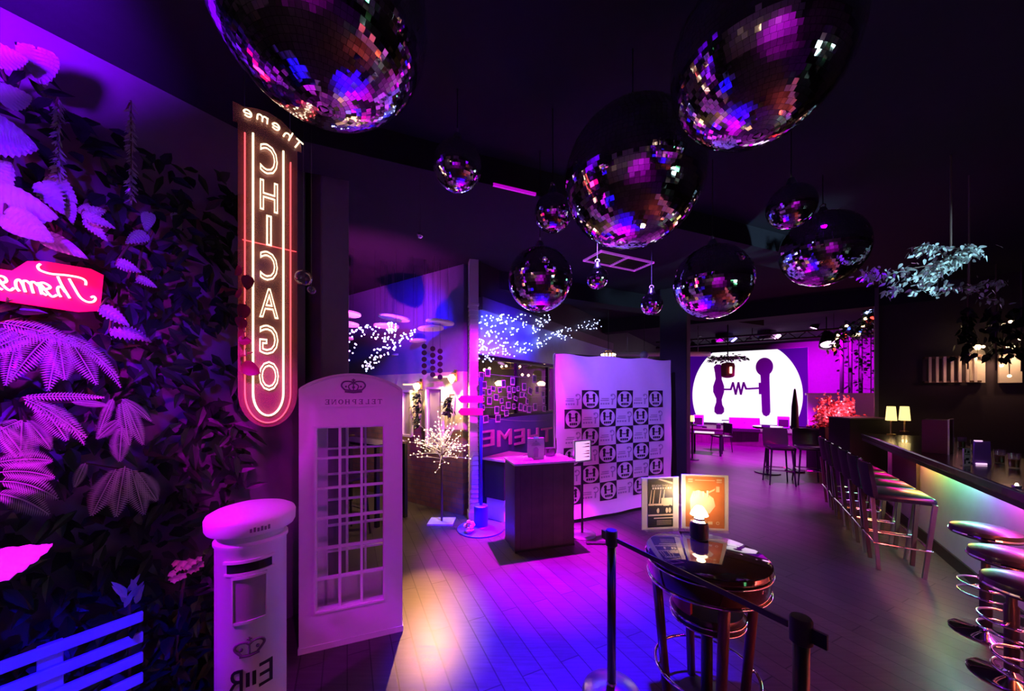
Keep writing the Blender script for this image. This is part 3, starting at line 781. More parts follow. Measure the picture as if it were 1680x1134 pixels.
# ------------------------------------------------------------------ plants
def leaf(mb, base, d, nrm, L, Wd, droop=.4, rip=.012, veins=7, cup=.1, notch=0.0, nl=14, nw=4, shape=.6):
    base = Vector(base); d = Vector(d).normalized(); s = d.cross(Vector(nrm)).normalized(); n = s.cross(d)
    vs = []
    for i in range(nl + 1):
        t_ = i / nl
        c = base + d * (L * t_ * (1 - .15 * droop * t_)) - Vector((0, 0, 1)) * (droop * L * .5 * t_ * t_)
        hw = Wd / 2 * (math.sin(PI * min(1, t_ ** shape * .985 + .015)) ** .8) + .001
        if notch: hw *= 1 - notch * (0.5 + .5 * math.cos(t_ * veins * 2 * PI))
        for j in range(-nw, nw + 1):
            f = j / nw
            z = cup * abs(f) * Wd * .5 + rip * math.cos((t_ - abs(f) * .22) * veins * 2 * PI) * (abs(f) * (1.2 - abs(f)) * 2)
            vs.append(c + s * (f * hw) - d * (abs(f) * hw * .25 * (1 - t_)) + n * z)
    m_ = 2 * nw + 1
    fs = [(i * m_ + j, i * m_ + j + 1, (i + 1) * m_ + j + 1, (i + 1) * m_ + j) for i in range(nl) for j in range(2 * nw)]
    mb.add(vs, fs)
WALLN = Vector((UX, UY, 0)); ALONG = Vector((VX, VY, 0)); UPV = Vector((0, 0, 1))
def big_leaf_plant(root, leaves, label, m='sage', name='philodendron', cat='plant'):
    t = thing(name, label, cat, root, 0, 'leafy plants on the green wall')
    R0 = Vector(root); bs = MB(); bl = MB()
    for (p, d, L, Wd, notch) in leaves:
        L *= .72; Wd *= .72
        p = Vector(p) - R0
        bs.tube(catmull([(0, 0, 0), p * .5 + Vector((0, 0, .06)), p], 4), .006, 6)
        leaf(bl, p, d, WALLN * .9 - Vector((0, 0, .1)) + ALONG * random.uniform(-.4, .1), L, Wd, random.uniform(.15, .5), .016, 9, .12, notch, 40, 5)
    bs.build('stem', M['stem'], t, True)
    bl.build('foliage', M[m], t, True)
def OU(px, py, u): return on_u(px, py, u)
def dirp(a): # direction in the wall plane, angle as seen in the picture
    return ALONG * math.cos(math.radians(a)) + UPV * math.sin(math.radians(a)) + WALLN * .25
def root_at(px, py): return OU(px, py, -2.93)
big_leaf_plant(root_at(20, 260), [(OU(-8, 330, -2.5), dirp(8), .24, .22, .1), (OU(8, 352, -2.45), dirp(-25), .20, .15, 0), (OU(-30, 300, -2.55), dirp(60), .2, .16, .1)], 'big ribbed leaf plant just above the red neon board')
big_leaf_plant(root_at(20, 170), [(OU(-25, 215, -2.6), dirp(5), .20, .24, .1), (OU(-5, 160, -2.62), dirp(40), .17, .14, 0), (OU(60, 80, -2.7), dirp(-82), .22, .17, .0), (OU(-20, 90, -2.6), dirp(30), .17, .14, .0)], 'broad-leaved plant at the top of the green wall by the picture edge')
big_leaf_plant(root_at(90, 380), [(OU(66, 388, -2.6), dirp(-12), .21, .10, 0), (OU(70, 300, -2.72), dirp(-62), .19, .14, .25), (OU(80, 290, -2.75), dirp(-40), .17, .12, .1), (OU(110, 330, -2.74), dirp(-80), .14, .07, .0)], 'narrow-leaved plant hanging over the tail of the red neon board')
big_leaf_plant(root_at(150, 345), [(OU(135, 350, -2.7), dirp(35), .14, .09, .3), (OU(135, 352, -2.66), dirp(-10), .16, .08, .3), (OU(140, 360, -2.7), dirp(-45), .15, .08, .3), (OU(135, 352, -2.7), dirp(75), .10, .06, .3)], 'split-leaf plant above and right of the red board')
big_leaf_plant(root_at(240, 400), [(OU(240, 385, -2.75), dirp(-140), .16, .10, .25), (OU(192, 430, -2.7), dirp(-15), .13, .09, .35), (OU(225, 455, -2.72), dirp(-25), .12, .07, .3), (OU(245, 350, -2.8), dirp(-100), .15, .08, .0), (OU(285, 350, -2.85), dirp(-70), .13, .06, .0)], 'trailing split-leaf plant between the red board and the tower sign')
big_leaf_plant(root_at(190, 510), [(OU(165, 505, -2.68), dirp(-30), .17, .10, .3), (OU(180, 545, -2.66), dirp(2), .20, .09, .45), (OU(200, 540, -2.68), dirp(-20), .17, .09, .45)], 'ragged split-leaf plant at the right end of the red board')
# ferns
def frond(mb, base, d, L, droop, wl, n=24):
    base = Vector(base); d = Vector(d).normalized()
    s = d.cross(WALLN + UPV * .6)
    s = s.normalized() if s.length > 1e-3 else ALONG
    pr = []
    for i in range(n + 1):
        t_ = i / n
        pr.append(base + d * (L * t_) - UPV * (droop * L * t_ * t_))
    mb.tube(pr, .0025, 5)
    for i in range(1, n + 1):
        t_ = i / n; tan = (pr[i] - pr[i - 1]).normalized(); up = s.cross(tan)
        ll = wl * (math.sin(PI * min(.97, .12 + t_ * .85))) + .004
        for sg in (-1, 1):
            a = pr[i]; e = a + (s * sg * .92 + tan * .38 - up * .15).normalized() * ll
            k = tan * (L / n * .42); m_ = a * .5 + e * .5 + up * (.004)
            mb.add([a, m_ + k, e, m_ - k], [(0, 1, 2, 3)])
def fern(root, fr, label, m='fern'):
    t = thing('fern', label, 'fern', root, 0, 'ferns on the green wall')
    bl = MB()
    for (px, py, u, a, L, dr, wl) in fr:
        frond(bl, OU(px, py, u) - Vector(root), dirp(a), L, dr, wl)
    bs = MB()
    for (px, py, u, a, L, dr, wl) in fr: bs.tube([(0, 0, 0), OU(px, py, u) - Vector(root)], .004, 5)
    bl.build('fronds', M[m], t); bs.build('stem', M['stem'], t)
fern(root_at(40, 520), [(0, 530, -2.5, -5, .20, .3, .05), (90, 545, -2.55, -160, .22, .25, .045), (88, 545, -2.55, -125, .20, .3, .045), (95, 548, -2.55, -85, .19, .1, .05), (110, 552, -2.58, -65, .20, .2, .045), (100, 548, -2.58, -100, .22, .2, .04), (135, 565, -2.62, -45, .17, .5, .025), (60, 545, -2.5, -150, .20, .3, .05), (20, 540, -2.5, -140, .18, .3, .045), (30, 550, -2.52, -100, .18, .2, .03), (105, 550, -2.6, -30, .19, .5, .035)], 'silvery fern with many fronds right below the red neon board')
fern(root_at(30, 660), [(38, 652, -2.5, 5, .22, .1, .022), (40, 655, -2.5, -35, .20, .3, .04), (60, 660, -2.52, -60, .16, .2, .045), (118, 660, -2.58, -4, .11, .1, .02), (35, 690, -2.48, -150, .16, .2, .045), (36, 690, -2.48, -92, .17, .1, .05), (0, 700, -2.45, -60, .14, .3, .04), (45, 690, -2.5, -60, .12, .2, .03), (80, 665, -2.55, -45, .14, .6, .03)], 'second silvery fern below the first, above the slatted bench')
fern(root_at(190, 660), [(200, 655, -2.65, -38, .13, .3, .025), (200, 660, -2.65, -85, .20, .1, .035), (205, 660, -2.66, -75, .22, .05, .035), (185, 655, -2.64, -110, .15, .2, .02), (200, 700, -2.66, -95, .16, .1, .04), (195, 690, -2.64, -140, .10, .2, .03)], 'small fern hanging lower right of the two big ferns')
fern(root_at(200, 770), [(205, 765, -2.64, -100, .22, .1, .05), (190, 770, -2.64, -115, .20, .1, .05), (215, 770, -2.66, -80, .22, .1, .05), (225, 775, -2.66, -65, .16, .1, .05), (140, 760, -2.6, -110, .10, .1, .02)], 'dark fern lowest on the wall behind the slatted bench')
fern(root_at(20, 770), [(0, 790, -2.42, -5, .14, .6, .05), (0, 775, -2.42, 5, .13, .4, .05), (-5, 810, -2.4, -20, .13, .5, .05), (-8, 760, -2.42, 15, .14, .3, .05)], 'fern with striped fronds at the picture edge above the pink leaf')
# pink leaf low left
p = OU(-62, 950, -2.05)
t = thing('pink_leaf_plant', 'single big pink ribbed leaf at the picture edge above the bench', 'plant', p)
b = MB(); leaf(b, (0, 0, 0), ALONG * .9 + UPV * .35 + WALLN * .2, WALLN - UPV * .2, .19, .13, .1, .014, 6, .08, .10, 20, 5); b.build('foliage', M['pinkleaf'], t, True)
b = MB(); b.tube(catmull([(0, 0, 0), ALONG * -.05 - UPV * .2 - WALLN * .12, -UPV * (p.z)-WALLN * .25], 5), .008, 6); b.build('stem', M['stem'], t, True)
lamp('pink_leaf_lamp', 'SPOT', p + WALLN * .55 - UPV * .25 + ALONG * -.15, 5, (1, .05, .30), p + ALONG * .1 + UPV * .05, 40, .7, .03)
# pink blossom cluster
p = OU(305, 930, -2.42)
t = thing('flowering_plant', 'dark shrub with one cluster of pink blossoms beside the post box', 'plant', (p.x, p.y, 0))
b = MB()
for i in range(26):
    q = ALONG * random.uniform(-.06, .06) + WALLN * random.uniform(-.04, .05) + UPV * random.uniform(-.035, .04)
    for k in range(5):
        a = k * 2 * PI / 5 + random.random()
        d = (ALONG * math.cos(a) + UPV * math.sin(a) + WALLN * .6).normalized()
        leaf(b, Vector((0, 0, p.z)) + q, d, WALLN, .022, .02, .1, .001, 2, .1, 0, 3, 1)
b.build('blossom', M['petal'], t)
b = MB(); b.tube(catmull([(0, 0, 0), (-.02, -.03, p.z * .5), (0, 0, p.z)], 6), .007, 6); b.build('stem', M['stem'], t)
b = MB()
for i in range(120):
    z = random.uniform(.05, p.z - .05)
    q = Vector((0, 0, z)) + ALONG * random.uniform(-.22, .2) + WALLN * random.uniform(-.15, .15)
    leaf(b, q, (random.uniform(-1, 1), random.uniform(-1, 1), random.uniform(-.6, .6)), (random.uniform(-1, 1), random.uniform(-1, 1), 1), .11, .05, .3, .002, 3, .1, 0, 5, 1)
b.build('foliage', M['green'], t)
lamp('blossom_lamp', 'SPOT', p + WALLN * .5 + UPV * .35 - ALONG * .3, 5, PNK, p, 22, .6, .02)
# sparse sprig
p = OU(212, 975, -2.35)
t = thing('young_plant', 'small upright blue-lit plant behind the end of the bench', 'plant', (p.x, p.y, 0))
b = MB()
for i in range(9):
    a = random.uniform(60, 120)
    leaf(b, (random.uniform(-.02, .02), random.uniform(-.02, .02), p.z + random.uniform(-.06, .02)), dirp(a) + WALLN * random.uniform(-.2, .4), WALLN, .10, .02, .2, .001, 2, .1, 0, 5, 1)
b.build('foliage', M['sage'], t)
b = MB(); b.cyl((0, 0, 0), (0, 0, p.z), .006, n=6); b.build('stem', M['stem'], t)
# background greenery, uncountable
b = MB()
for i in range(3400):
    v = random.uniform(-2.2, .98); z = random.uniform(.0, 3.28 + .1 * math.sin(v * 7) + .08 * math.sin(v * 17))
    if v > .1 and z > 3.25 - .18 * (v - .1): continue
    c = RM(random.uniform(-2.95, -2.80), v, z)
    leaf(b, c, ALONG * random.uniform(-1, 1) + UPV * random.uniform(-1.2, .5) + WALLN * random.uniform(0, .7), WALLN + UPV * .3, random.uniform(.07, .16), random.uniform(.03, .07), .4, .002, 3, .15, 0, 3, 1)
g = b.build('ivy_greenery', M['green']); tag(g, 'dark ivy leaves covering the whole left wall behind the ferns', 'ivy', kind='stuff')
# two dangling moss strands
for px, py0, py1, lab in ((95, 160, 290, 'thin hanging moss strand nearer the picture edge in the dark wall recess'), (215, 165, 330, 'thin hanging moss strand in the middle of the dark wall recess')):
    a = OU(px, py0, -2.72); c = OU(px + 3, py1, -2.72)
    t = thing('hanging_moss', lab, 'plant', (a.x, a.y, a.z))
    b = MB(); b.cyl((0, 0, 0), (0, 0, c.z - a.z), .003, n=5); b.tube([(0, 0, 0), WALLN * -.12], .004, 5); b.build('stem', M['stem'], t)
    b = MB()
    for i in range(150): leaf(b, (0, 0, (c.z - a.z) * random.random()), (random.uniform(-1, 1), random.uniform(-1, 1), -.8), (random.uniform(-1, 1), random.uniform(-1, 1), .5), .035, .008, .2, 0, 1, .1, 0, 3, 1)
    b.build('foliage', M['sage'], t)
# leaves curling over the left side of the tower sign
t = thing('climbing_plant', 'round-leaved climber overlapping the left edge of the tower sign', 'plant', RM(-2.9, .95, 2.3))
R0 = RM(-2.9, .95, 2.3); b = MB(); bs = MB()
for px, py, L in ((408, 452, .07), (398, 440, .06), (404, 500, .08), (396, 520, .07), (402, 545, .06), (392, 560, .06), (396, 600, .09), (404, 585, .08), (414, 470, .05), (398, 480, .06)):
    p = W(px, py, 1.86) - R0
    leaf(b, p, Vector((random.uniform(-.8, .5), .2, random.uniform(-1, .3))), Vector((.3, -1, .2)), L, L * .85, .3, .002, 4, .15, 0, 8, 3, .8)
    bs.tube(catmull([(0, 0, 0), p * .6 + Vector((0, 0, .08)), p], 5), .003, 5)
b.build('foliage', M['leatherd'], t, True); bs.build('stem', M['stem'], t)
# pale boulder near the post box
p = W(346, 1132, 1.62)
b = MB(); b.ball((0, 0, .15), .10, 20, (.75, .75, 1.9)); o = b.build('garden_stone', M['bluep'], None, True, (p.x - .02, p.y, 0.03)); tag(o, 'rounded blue-lit bollard top beside the foot of the post box', 'bollard')
o.name = 'garden_bollard'
# ------------------------------------------------------------------ dining room seen through the opening
# hanging round ceiling discs
for px, py, wd, dpt, tl, lab in (
    (563, 515, 54, 4.5, .00, 'topmost left round hanging ceiling disc over the telephone box'),
    (562, 531, 50, 4.7, .06, 'round hanging ceiling disc just under the topmost left one'),
    (556, 554, 44, 5.3, .04, 'third round hanging ceiling disc down at the left'),
    (647, 522, 50, 5.1, .10, 'thin edge-on hanging ceiling disc above the blue fairy lights'),
    (634, 535, 40, 5.0, .02, 'round hanging ceiling disc half behind the fairy lights'),
    (722, 529, 46, 4.9, .08, 'upper right hanging ceiling disc near the banded column'),
    (707, 539, 42, 5.0, -.06, 'lower right hanging ceiling disc near the banded column'),
    (686, 559, 28, 5.5, -.05, 'small hanging ceiling disc below the two right ones'),
    (553, 586, 28, 6.1, .05, 'faint far hanging ceiling disc low above the telephone box roof'),
    (655, 583, 24, 6.0, -.05, 'faint far hanging ceiling disc right of the fairy lights')):
    p = W(px, py, dpt); R = wd / 2 * dpt / FPX
    t = thing('ceiling_disc', lab, 'ceiling disc', p, 0, 'round hanging discs over the dining room')
    b = MB(); b.lathe([(0, -.015), (R * .97, -.015), (R, -.008), (R, .010), (R * .97, .015), (0, .015)], 36)
    o = b.build('disc', M['whitem'], t, 2); o.rotation_euler = (0, tl, 0)
    b = MB()
    for k in range(3):
        a = k * 2 * PI / 3; b.cyl((R * .6 * math.cos(a), R * .6 * math.sin(a), .0), (R * .6 * math.cos(a), R * .6 * math.sin(a), H - p.z), .002, n=5)
    b.build('cable', M['steel'], t)
bulbmesh = {}
def bulb_set(root, pts, mname, r=.011, name='bulb'):
    key = (mname, r)
    if key not in bulbmesh:
        b = MB(); b.ball((0, 0, 0), r, 6); o = b.build(name, M[mname]); bulbmesh[key] = o.data; bpy.data.objects.remove(o)
    R0 = root.location
    pts = sorted(pts, key=lambda p: p.y)
    for p in pts[:95]:
        o = bpy.data.objects.new(name, bulbmesh[key]); COL.objects.link(o); o.parent = root; o.location = Vector(p) - R0
    if len(pts) > 95:
        b = MB()
        for p in pts[95:]: b.ball(Vector(p) - R0, r, 6)
        o = b.build(name, M[mname], root); o['kind'] = 'stuff'
def in_poly(x, y, poly):
    c = False; n = len(poly)
    for i in range(n):
        x0, y0 = poly[i]; x1, y1 = poly[(i + 1) % n]
        if (y0 > y) != (y1 > y) and x < (x1 - x0) * (y - y0) / (y1 - y0) + x0: c = not c
    return c
def scatter(polys, n, f):
    out = []
    for poly, k in polys:
        xs = [p[0] for p in poly]; ys = [p[1] for p in poly]; c = 0
        while c < k * n:
            x, y = random.uniform(min(xs), max(xs)), random.uniform(min(ys), max(ys))
            if in_poly(x, y, poly): out.append(f(x, y)); c += 1
    return out
# fairy-light net over the dining room
polys = [([(562, 540), (600, 530), (640, 540), (652, 535), (650, 575), (620, 600), (596, 612), (594, 598), (625, 560), (600, 555), (565, 552)], .62), ([(560, 565), (590, 555), (580, 580), (572, 600), (552, 612), (556, 590)], .12), ([(655, 550), (672, 540), (684, 534), (680, 552), (670, 565), (655, 568)], .13), ([(636, 530), (650, 528), (650, 545), (638, 545)], .13)]
pts = scatter(polys, 190, lambda x, y: W(x, y, random.uniform(4.45, 4.75)))
t = thing('fairy_light_net', 'cool white fairy-light net hanging above the telephone box in the dining room', 'string lights', W(620, 540, 4.6))
b = MB(); R0 = t.location
for i in range(26):
    p = random.choice(pts); q = min((q for q in pts if q is not p and (q - p).length > .05), key=lambda q: (q - p).length + random.random() * .15); b.tube([p - R0, q - R0], .0015, 4)
for px in (575, 615, 650, 678): p = W(px, 535, 4.6); b.cyl(p - R0, Vector((p.x, p.y, H)) - R0, .0015, n=4)
b.build('wire', M['black'], t); bulb_set(t, pts, 'bulb', .0115)
# fairy-light curtain over the polaroid window
polys = [([(785, 520), (800, 515), (870, 516), (860, 545), (820, 560), (786, 575)], .32), ([(785, 560), (830, 560), (870, 560), (905, 545), (935, 535), (938, 545), (905, 560), (870, 578), (815, 592), (785, 597)], .42), ([(870, 517), (900, 516), (903, 525), (885, 545), (870, 550)], .12), ([(905, 545), (950, 530), (985, 518), (987, 538), (960, 545), (920, 562)], .14)]
def netpt(x, y):
    p = on_u(x, y, -3.10 + random.uniform(-.04, .05))
    p.z = min(p.z, 3.52); return p
pts = scatter(polys, 300, netpt)
t = thing('fairy_light_curtain', 'cool white fairy-light curtain on the blue soffit above the polaroid window', 'string lights', on_u(830, 516, -3.12))
b = MB(); R0 = t.location
for i in range(40):
    p = random.choice(pts); q = min((q for q in pts if q is not p), key=lambda q: (q - p).length + random.random() * .25); b.tube([p - R0, q - R0], .0015, 4)
for px in (790, 850, 900, 960): p = on_u(px, 520, -3.12); p.z = min(p.z, 3.3); b.cyl(p - R0, Vector((p.x, p.y, H)) - R0, .0015, n=4)
b.build('wire', M['black'], t); bulb_set(t, pts, 'bulb', .012)
# sconces, mirrors and trailing plants on the brick wall
BV = 3.66
def brick(px, py): return on_v(px, py, BV)
for px, py, lab, pw in ((741, 618, 'bright brass wall sconce nearest the banded column', 62), (684, 632, 'brass wall sconce between the two framed mirrors', 42), (639, 640, 'far wall sconce hidden partly behind the telephone box', 24)):
    p = brick(px, py)
    t = thing('wall_sconce', lab, 'wall lamp', p, UANG + PI)
    b = MB(); b.cyl((0, 0, 0), (0, .0, .03), .045, .03, 18); b.lathe([(.012, -.10), (.05, -.04), (.055, .0), (0, .01)], 18); b.build('shade', M['sconce'], t, 2)
    b = MB(); b.box((0, -.085, .02), (.05, .02, .16)); b.cyl((0, -.08, .05), (0, 0, .05), .01); b.build('bracket', M['gold'], t)
    q_ = p + Vector((-VX * .10, -VY * .10, .03)); lamp('sconce_light', 'SPOT', q_, pw, WRM, q_ + Vector((VX * .25, VY * .25, -1)), 120, .5, .02)
    # slim shelf bar above it
for px0, px1, py, lab in ((713, 736, 618.5, 'short glowing wall bar left of the bright sconce'), (663, 680, 631, 'short glowing wall bar above the far mirror')):
    p = brick((px0 + px1) / 2, py); L = (brick(px1, py) - brick(px0, py)).length
    b = MB(); b.box((0, 0, 0), (L, .05, .022)); b.cyl((0, .05, 0), (0, .1, 0), .008); tag(b.build('wall_bar_lamp', M['shade'], None, False, p, UANG), lab, 'wall lamp')
for a, bq, lab in (((697, 637), (723, 735), 'tall white-framed wall mirror nearer the light tree'), ((657, 642), (672, 716), 'narrow white-framed wall mirror next to the telephone box')):
    p0 = brick(a[0], a[1]); p1 = brick(bq[0], bq[1]); L = (Vector((p1.x, p1.y, 0)) - Vector((p0.x, p0.y, 0))).length; hh = p0.z - p1.z * 1.0
    t = thing('wall_mirror', lab, 'mirror', (p0.x, p0.y, p1.z), UANG)
    b = MB()
    for c, d in (((L / 2, .04, 0), (L, .04, .035)), ((L / 2, .04, hh), (L, .04, .035)), ((0, .04, hh / 2), (.035, .04, hh)), ((L, .04, hh / 2), (.035, .04, hh))): b.box(c, d)
    b.build('frame', M['white'], t)
    b = MB(); b.box((L / 2, .05, hh / 2), (L - .03, .008, hh - .03)); b.build('mirror_glass', mat('mirror_glass', (.6, .5, .68), .32, .55, var=.02), t)  # half-matt pinkish tint stands in for the reflected purple room
for px, py0, py1, lab in ((686, 640, 700, 'trailing ivy hanging below the sconce between the mirrors'), (738, 648, 680, 'bushy trailing plant below the bright sconce')):
    p = brick(px, py0); q = brick(px, py1)
    t = thing('trailing_ivy', lab, 'plant', p, UANG)
    b = MB(); b.cyl((0, .0, 0), (0, .0, q.z - p.z), .006, n=6); b.cyl((0, 0, 0), (0, .09, 0), .01); b.build('stem', M['stem'], t)
    b = MB()
    for i in range(110): leaf(b, (random.gauss(0, .035), random.gauss(-.02, .02), (q.z - p.z) * random.random() ** .8), (random.uniform(-1, 1), random.uniform(-1, .2), random.uniform(-1, .3)), (random.uniform(-1, 1), -.6, .6), .07, .035, .3, .001, 2, .1, 0, 4, 1)
    b.build('foliage', M['green'], t)
# hanging strands of dark round discs against the blue wall
for i, px in enumerate((696, 710, 722)):
    p = W(px, 566 + i * 4, 4.9)
    t = thing('disc_garland', ['dark round-disc garland farthest from the banded column', 'dark round-disc garland, middle one of three', 'dark round-disc garland nearest the banded column'][i], 'garland', p, 0, 'disc garlands by the blue wall')
    b = MB(); b.cyl((0, 0, -.42), (0, 0, H - p.z), .002, n=5); b.build('thread', M['black'], t)
    for k in range(5):
        b = MB(); b.cyl((0, -.006, -.02 - .09 * k), (0, .006, -.02 - .09 * k), .036, n=16); b.build('disc', M['blackm'], t)
# dining tables and stools (dark)
def bar_table(p, w_, d_, h_, label, rz, grp='dark high tables in the dining room'):
    t = thing('high_table', label, 'table', p, rz, grp)
    b = MB(); b.rbox((0, 0, h_ - .02), (w_, d_, .04), .01); b.build('tabletop', M['glosswood'], t)
    for sx in (-1, 1):
        for sy in (-1, 1):
            b = MB(); b.box((sx * (w_ / 2 - .05), sy * (d_ / 2 - .05), (h_ - .04) / 2), (.05, .05, h_ - .04)); b.build('leg', M['black'], t)
    return t
bar_table(RM(-4.55, 3.05), 1.1, .55, 1.08, 'dark high table nearest the light tree in the dining room', UANG)
bar_table(RM(-5.9, 3.05), 1.1, .55, 1.08, 'dark high table farther left behind the telephone box', UANG)
def high_stool(p, rz, label, grp, seat=.76):
    t = thing('bar_chair', label, 'bar chair', p, rz, grp)
    b = MB(); b.rbox((0, 0, seat - .04), (.40, .40, .08), .03); b.build('seat', M['leather'], t, 2)
    b = MB()
    rings = []
    for z, y, w_ in ((seat - .05, .19, .20), (seat + .08, .205, .21), (seat + .26, .235, .205), (seat + .31, .24, .19)):
        rings.append([Vector((x * w_ / .2, y + (.03 if f else 0) - .03 * abs(x / .2) ** 2, z)) for f, xs in ((0, (-.2, -.1, 0, .1, .2)), (1, (.2, .1, 0, -.1, -.2))) for x in xs])
    b.loft(rings); b.build('backrest', M['leather'], t, 2)
    for sx in (-1, 1):
        for sy in (-1, 1):
            b = MB(); b.tube([(sx * .16, sy * .16, seat - .07), (sx * .205, sy * .205, .0)], [.017, .012], 8); b.build('leg', M['black'], t)
    b = MB(); fz = .28
    c = [(sx * .19, sy * .19, fz) for sx, sy in ((-1, -1), (1, -1), (1, 1), (-1, 1))]
    b.tube(c, .009, 8, True); b.build('footrest', M['chrome'], t)
    return t
s0 = high_stool(RM(-4.15, 2.45), UANG + PI, 'dark bar chair by the light tree, in front of the nearer dining table', 'bar chairs in the dining room')
dup(s0, RM(-4.85, 2.42), UANG + PI + .1, 'dark bar chair second from the light tree in the dining room')
dup(s0, RM(-5.65, 2.45), UANG + PI - .1, 'dark bar chair beyond the telephone box at the farther dining table')
# small table lamp on far table
p = RM(-5.3, 3.0, 1.08)
t = thing('table_lamp', 'small lit lamp on the far dining table beside the telephone box', 'lamp', p)
b = MB(); b.lathe([(.04, 0), (.04, .02), (.01, .03), (.01, .1)], 16); b.build('base', M['gold'], t, 2)
b = MB(); b.lathe([(.07, .1), (.045, .17)], 18); b.build('lamp_shade', M['shade'], t)
# LED twig tree
p = Vector((-.95, 4.78, 0))
t = thing('light_tree', 'white bare twig tree with tiny warm lights on a square base plate', 'light tree', p)
b = MB(); b.box((0, 0, .012), (.34, .26, .024)); b.build('base_plate', M['white'], t)
b = MB(); tips = []
b.tube([(0, 0, .02), (0, 0, 1.05)], [.016, .012], 8); b.build('trunk', M['stem'], t); b = MB()
for i in range(34):
    a = i * 2.4; z0 = .86 + .022 * (i % 10); el = random.uniform(-.1, 1.3); L = random.uniform(.26, .50)
    d = Vector((math.cos(a) * math.cos(el), math.sin(a) * math.cos(el) * .8, math.sin(el)))
    q = [Vector((0, 0, z0)) + d * (L * f) + Vector((0, 0, -.05 * f * f)) for f in (0, .33, .66, 1)]
    b.tube(q, [.007, .005, .004, .002], 5)
    tips += [q[3], (q[2] + q[3]) / 2]
    for k in range(4):
        s_ = q[1] * (1 - k / 3) + q[3] * (k / 3); e = s_ + (d + Vector((random.uniform(-.9, .9), random.uniform(-.9, .9), random.uniform(-.4, .7)))).normalized() * random.uniform(.06, .13)
        b.tube([s_, e], [.003, .0015], 4); tips.append(e)
b.build('branches', M['whitem'], t)
bulb_set(t, [q + p for q in tips], 'bulbw', .0075)
lamp('tree_glow', 'POINT', p + Vector((0, -.06, 1.15)), 2.5, WRM, radius=.2)

# ------------------------------------------------------------------ things at the polaroid window
GN = Vector((UX, UY, 0))
def gz(px, py, off=0.0): return on_u(px, py, -3.14 + off)
POL = [(790, 617, 9, 12, 0), (800, 612, 10, 12, 0), (794, 632, 10, 12, 0), (793, 645, 7, 8, 1), (803, 643, 8, 9, -3), (792, 656, 6, 8, 0), (803, 658, 9, 12, 4), (792, 669, 7, 9, 0), (809, 638, 8, 8, 5), (820, 640, 7, 8, -8), (814, 652, 9, 10, 4), (823, 658, 7, 8, -5), (815, 673, 9, 12, 0), (817, 687, 10, 12, 3), (797, 688, 10, 12, -3),
       (826, 630, 8, 12, -4), (841, 626, 9, 12, 0), (835, 639, 8, 10, 0), (843, 640, 7, 9, 0), (836, 650, 8, 9, 0), (850, 638, 6, 8, 0), (860, 635, 9, 12, 0), (846, 654, 8, 7, 15), (834, 665, 9, 11, 0), (825, 670, 7, 9, 8), (831, 678, 9, 10, -3), (843, 667, 6, 9, 0), (856, 648, 8, 9, 0), (862, 649, 7, 7, 25), (870, 642, 9, 11, 18), (881, 640, 8, 11, 0), (877, 622, 9, 12, 0), (865, 659, 6, 9, 8), (854, 668, 8, 12, 6), (861, 670, 7, 11, 12), (868, 672, 9, 11, 4), (878, 668, 9, 12, 0), (891, 647, 8, 10, 0), (892, 658, 5, 9, 0), (893, 671, 8, 9, 6)]
tone = ['dark', 'bluish', 'dim', 'shadowy', 'inky']
for i, (px, py, w_, h_, a) in enumerate(POL):
    p = gz(px, py, .004 * (i % 3)); k = p.y / FPX
    fw = w_ * k * 1.35; fh = h_ * k * 1.05
    t = thing('photo_print', 'white-bordered instant photo hanging on the window above the wall letters', 'photo', p, VANG, 'instant photos on the window')
    R = Matrix.Rotation(math.radians(a), 3, 'Y')
    b = MB(); b.box((0, 0, 0), (fw, .004, fh), rot=R); b.build('print_border', M['whitem'], t)
    b = MB(); b.box(R @ Vector((0, -.003, fh * .05)), (fw * .76, .003, fh * .70), rot=R); b.build('picture', M['photo'], t)
b = MB()
for ya, yb in ((612, 618), (632, 638), (648, 650), (668, 664), (684, 690)):
    A = gz(787, ya, -.008); C = gz(897, yb, -.008)
    for i in range(8):
        f0, f1 = i / 8, (i + 1) / 8
        b.tube([A.lerp(C, f0) - Vector((0, 0, .03 * math.sin(PI * f0))), A.lerp(C, f1) - Vector((0, 0, .03 * math.sin(PI * f1)))], .002, 4)
o = b.build('photo_string', M['whitem']); tag(o, 'thin strings across the window carrying the instant photos', 'string')
# letters
ES = VX, VY
for ch, px0, px1, y0, y1 in (('E', 792, 811, 706, 732), ('M', 816, 840, 705, 731), ('E', 844, 861, 704, 729), ('H', 866, 884, 703, 727), ('T', 888, 906, 702, 725)):
    A = gz((px0 + px1) / 2, (y0 + y1) / 2, .02); L = (gz(px1, 700) - gz(px0, 700)).length; hh = (y1 - y0) / FPX * A.y
    b = MB(); put_text(b, ch, .2, (0, 0, 0), (1, 0, 0), (0, 0, 1), (0, -1, 0), .03, wid=L * .92, hgt=hh)
    o = b.build('wall_letter', M['pink'], None, False, A, VANG)
    tag(o, {'T': 'pink letter T on the blue wall, partly hidden by the clipboard stand', 'H': 'pink letter H on the blue wall', 'M': 'pink letter M on the blue wall'}.get(ch, 'pink mirrored letter E at the end of the word, next to the blue signpost' if px0 < 800 else 'pink mirrored letter E between the letters M and H'), 'letter')
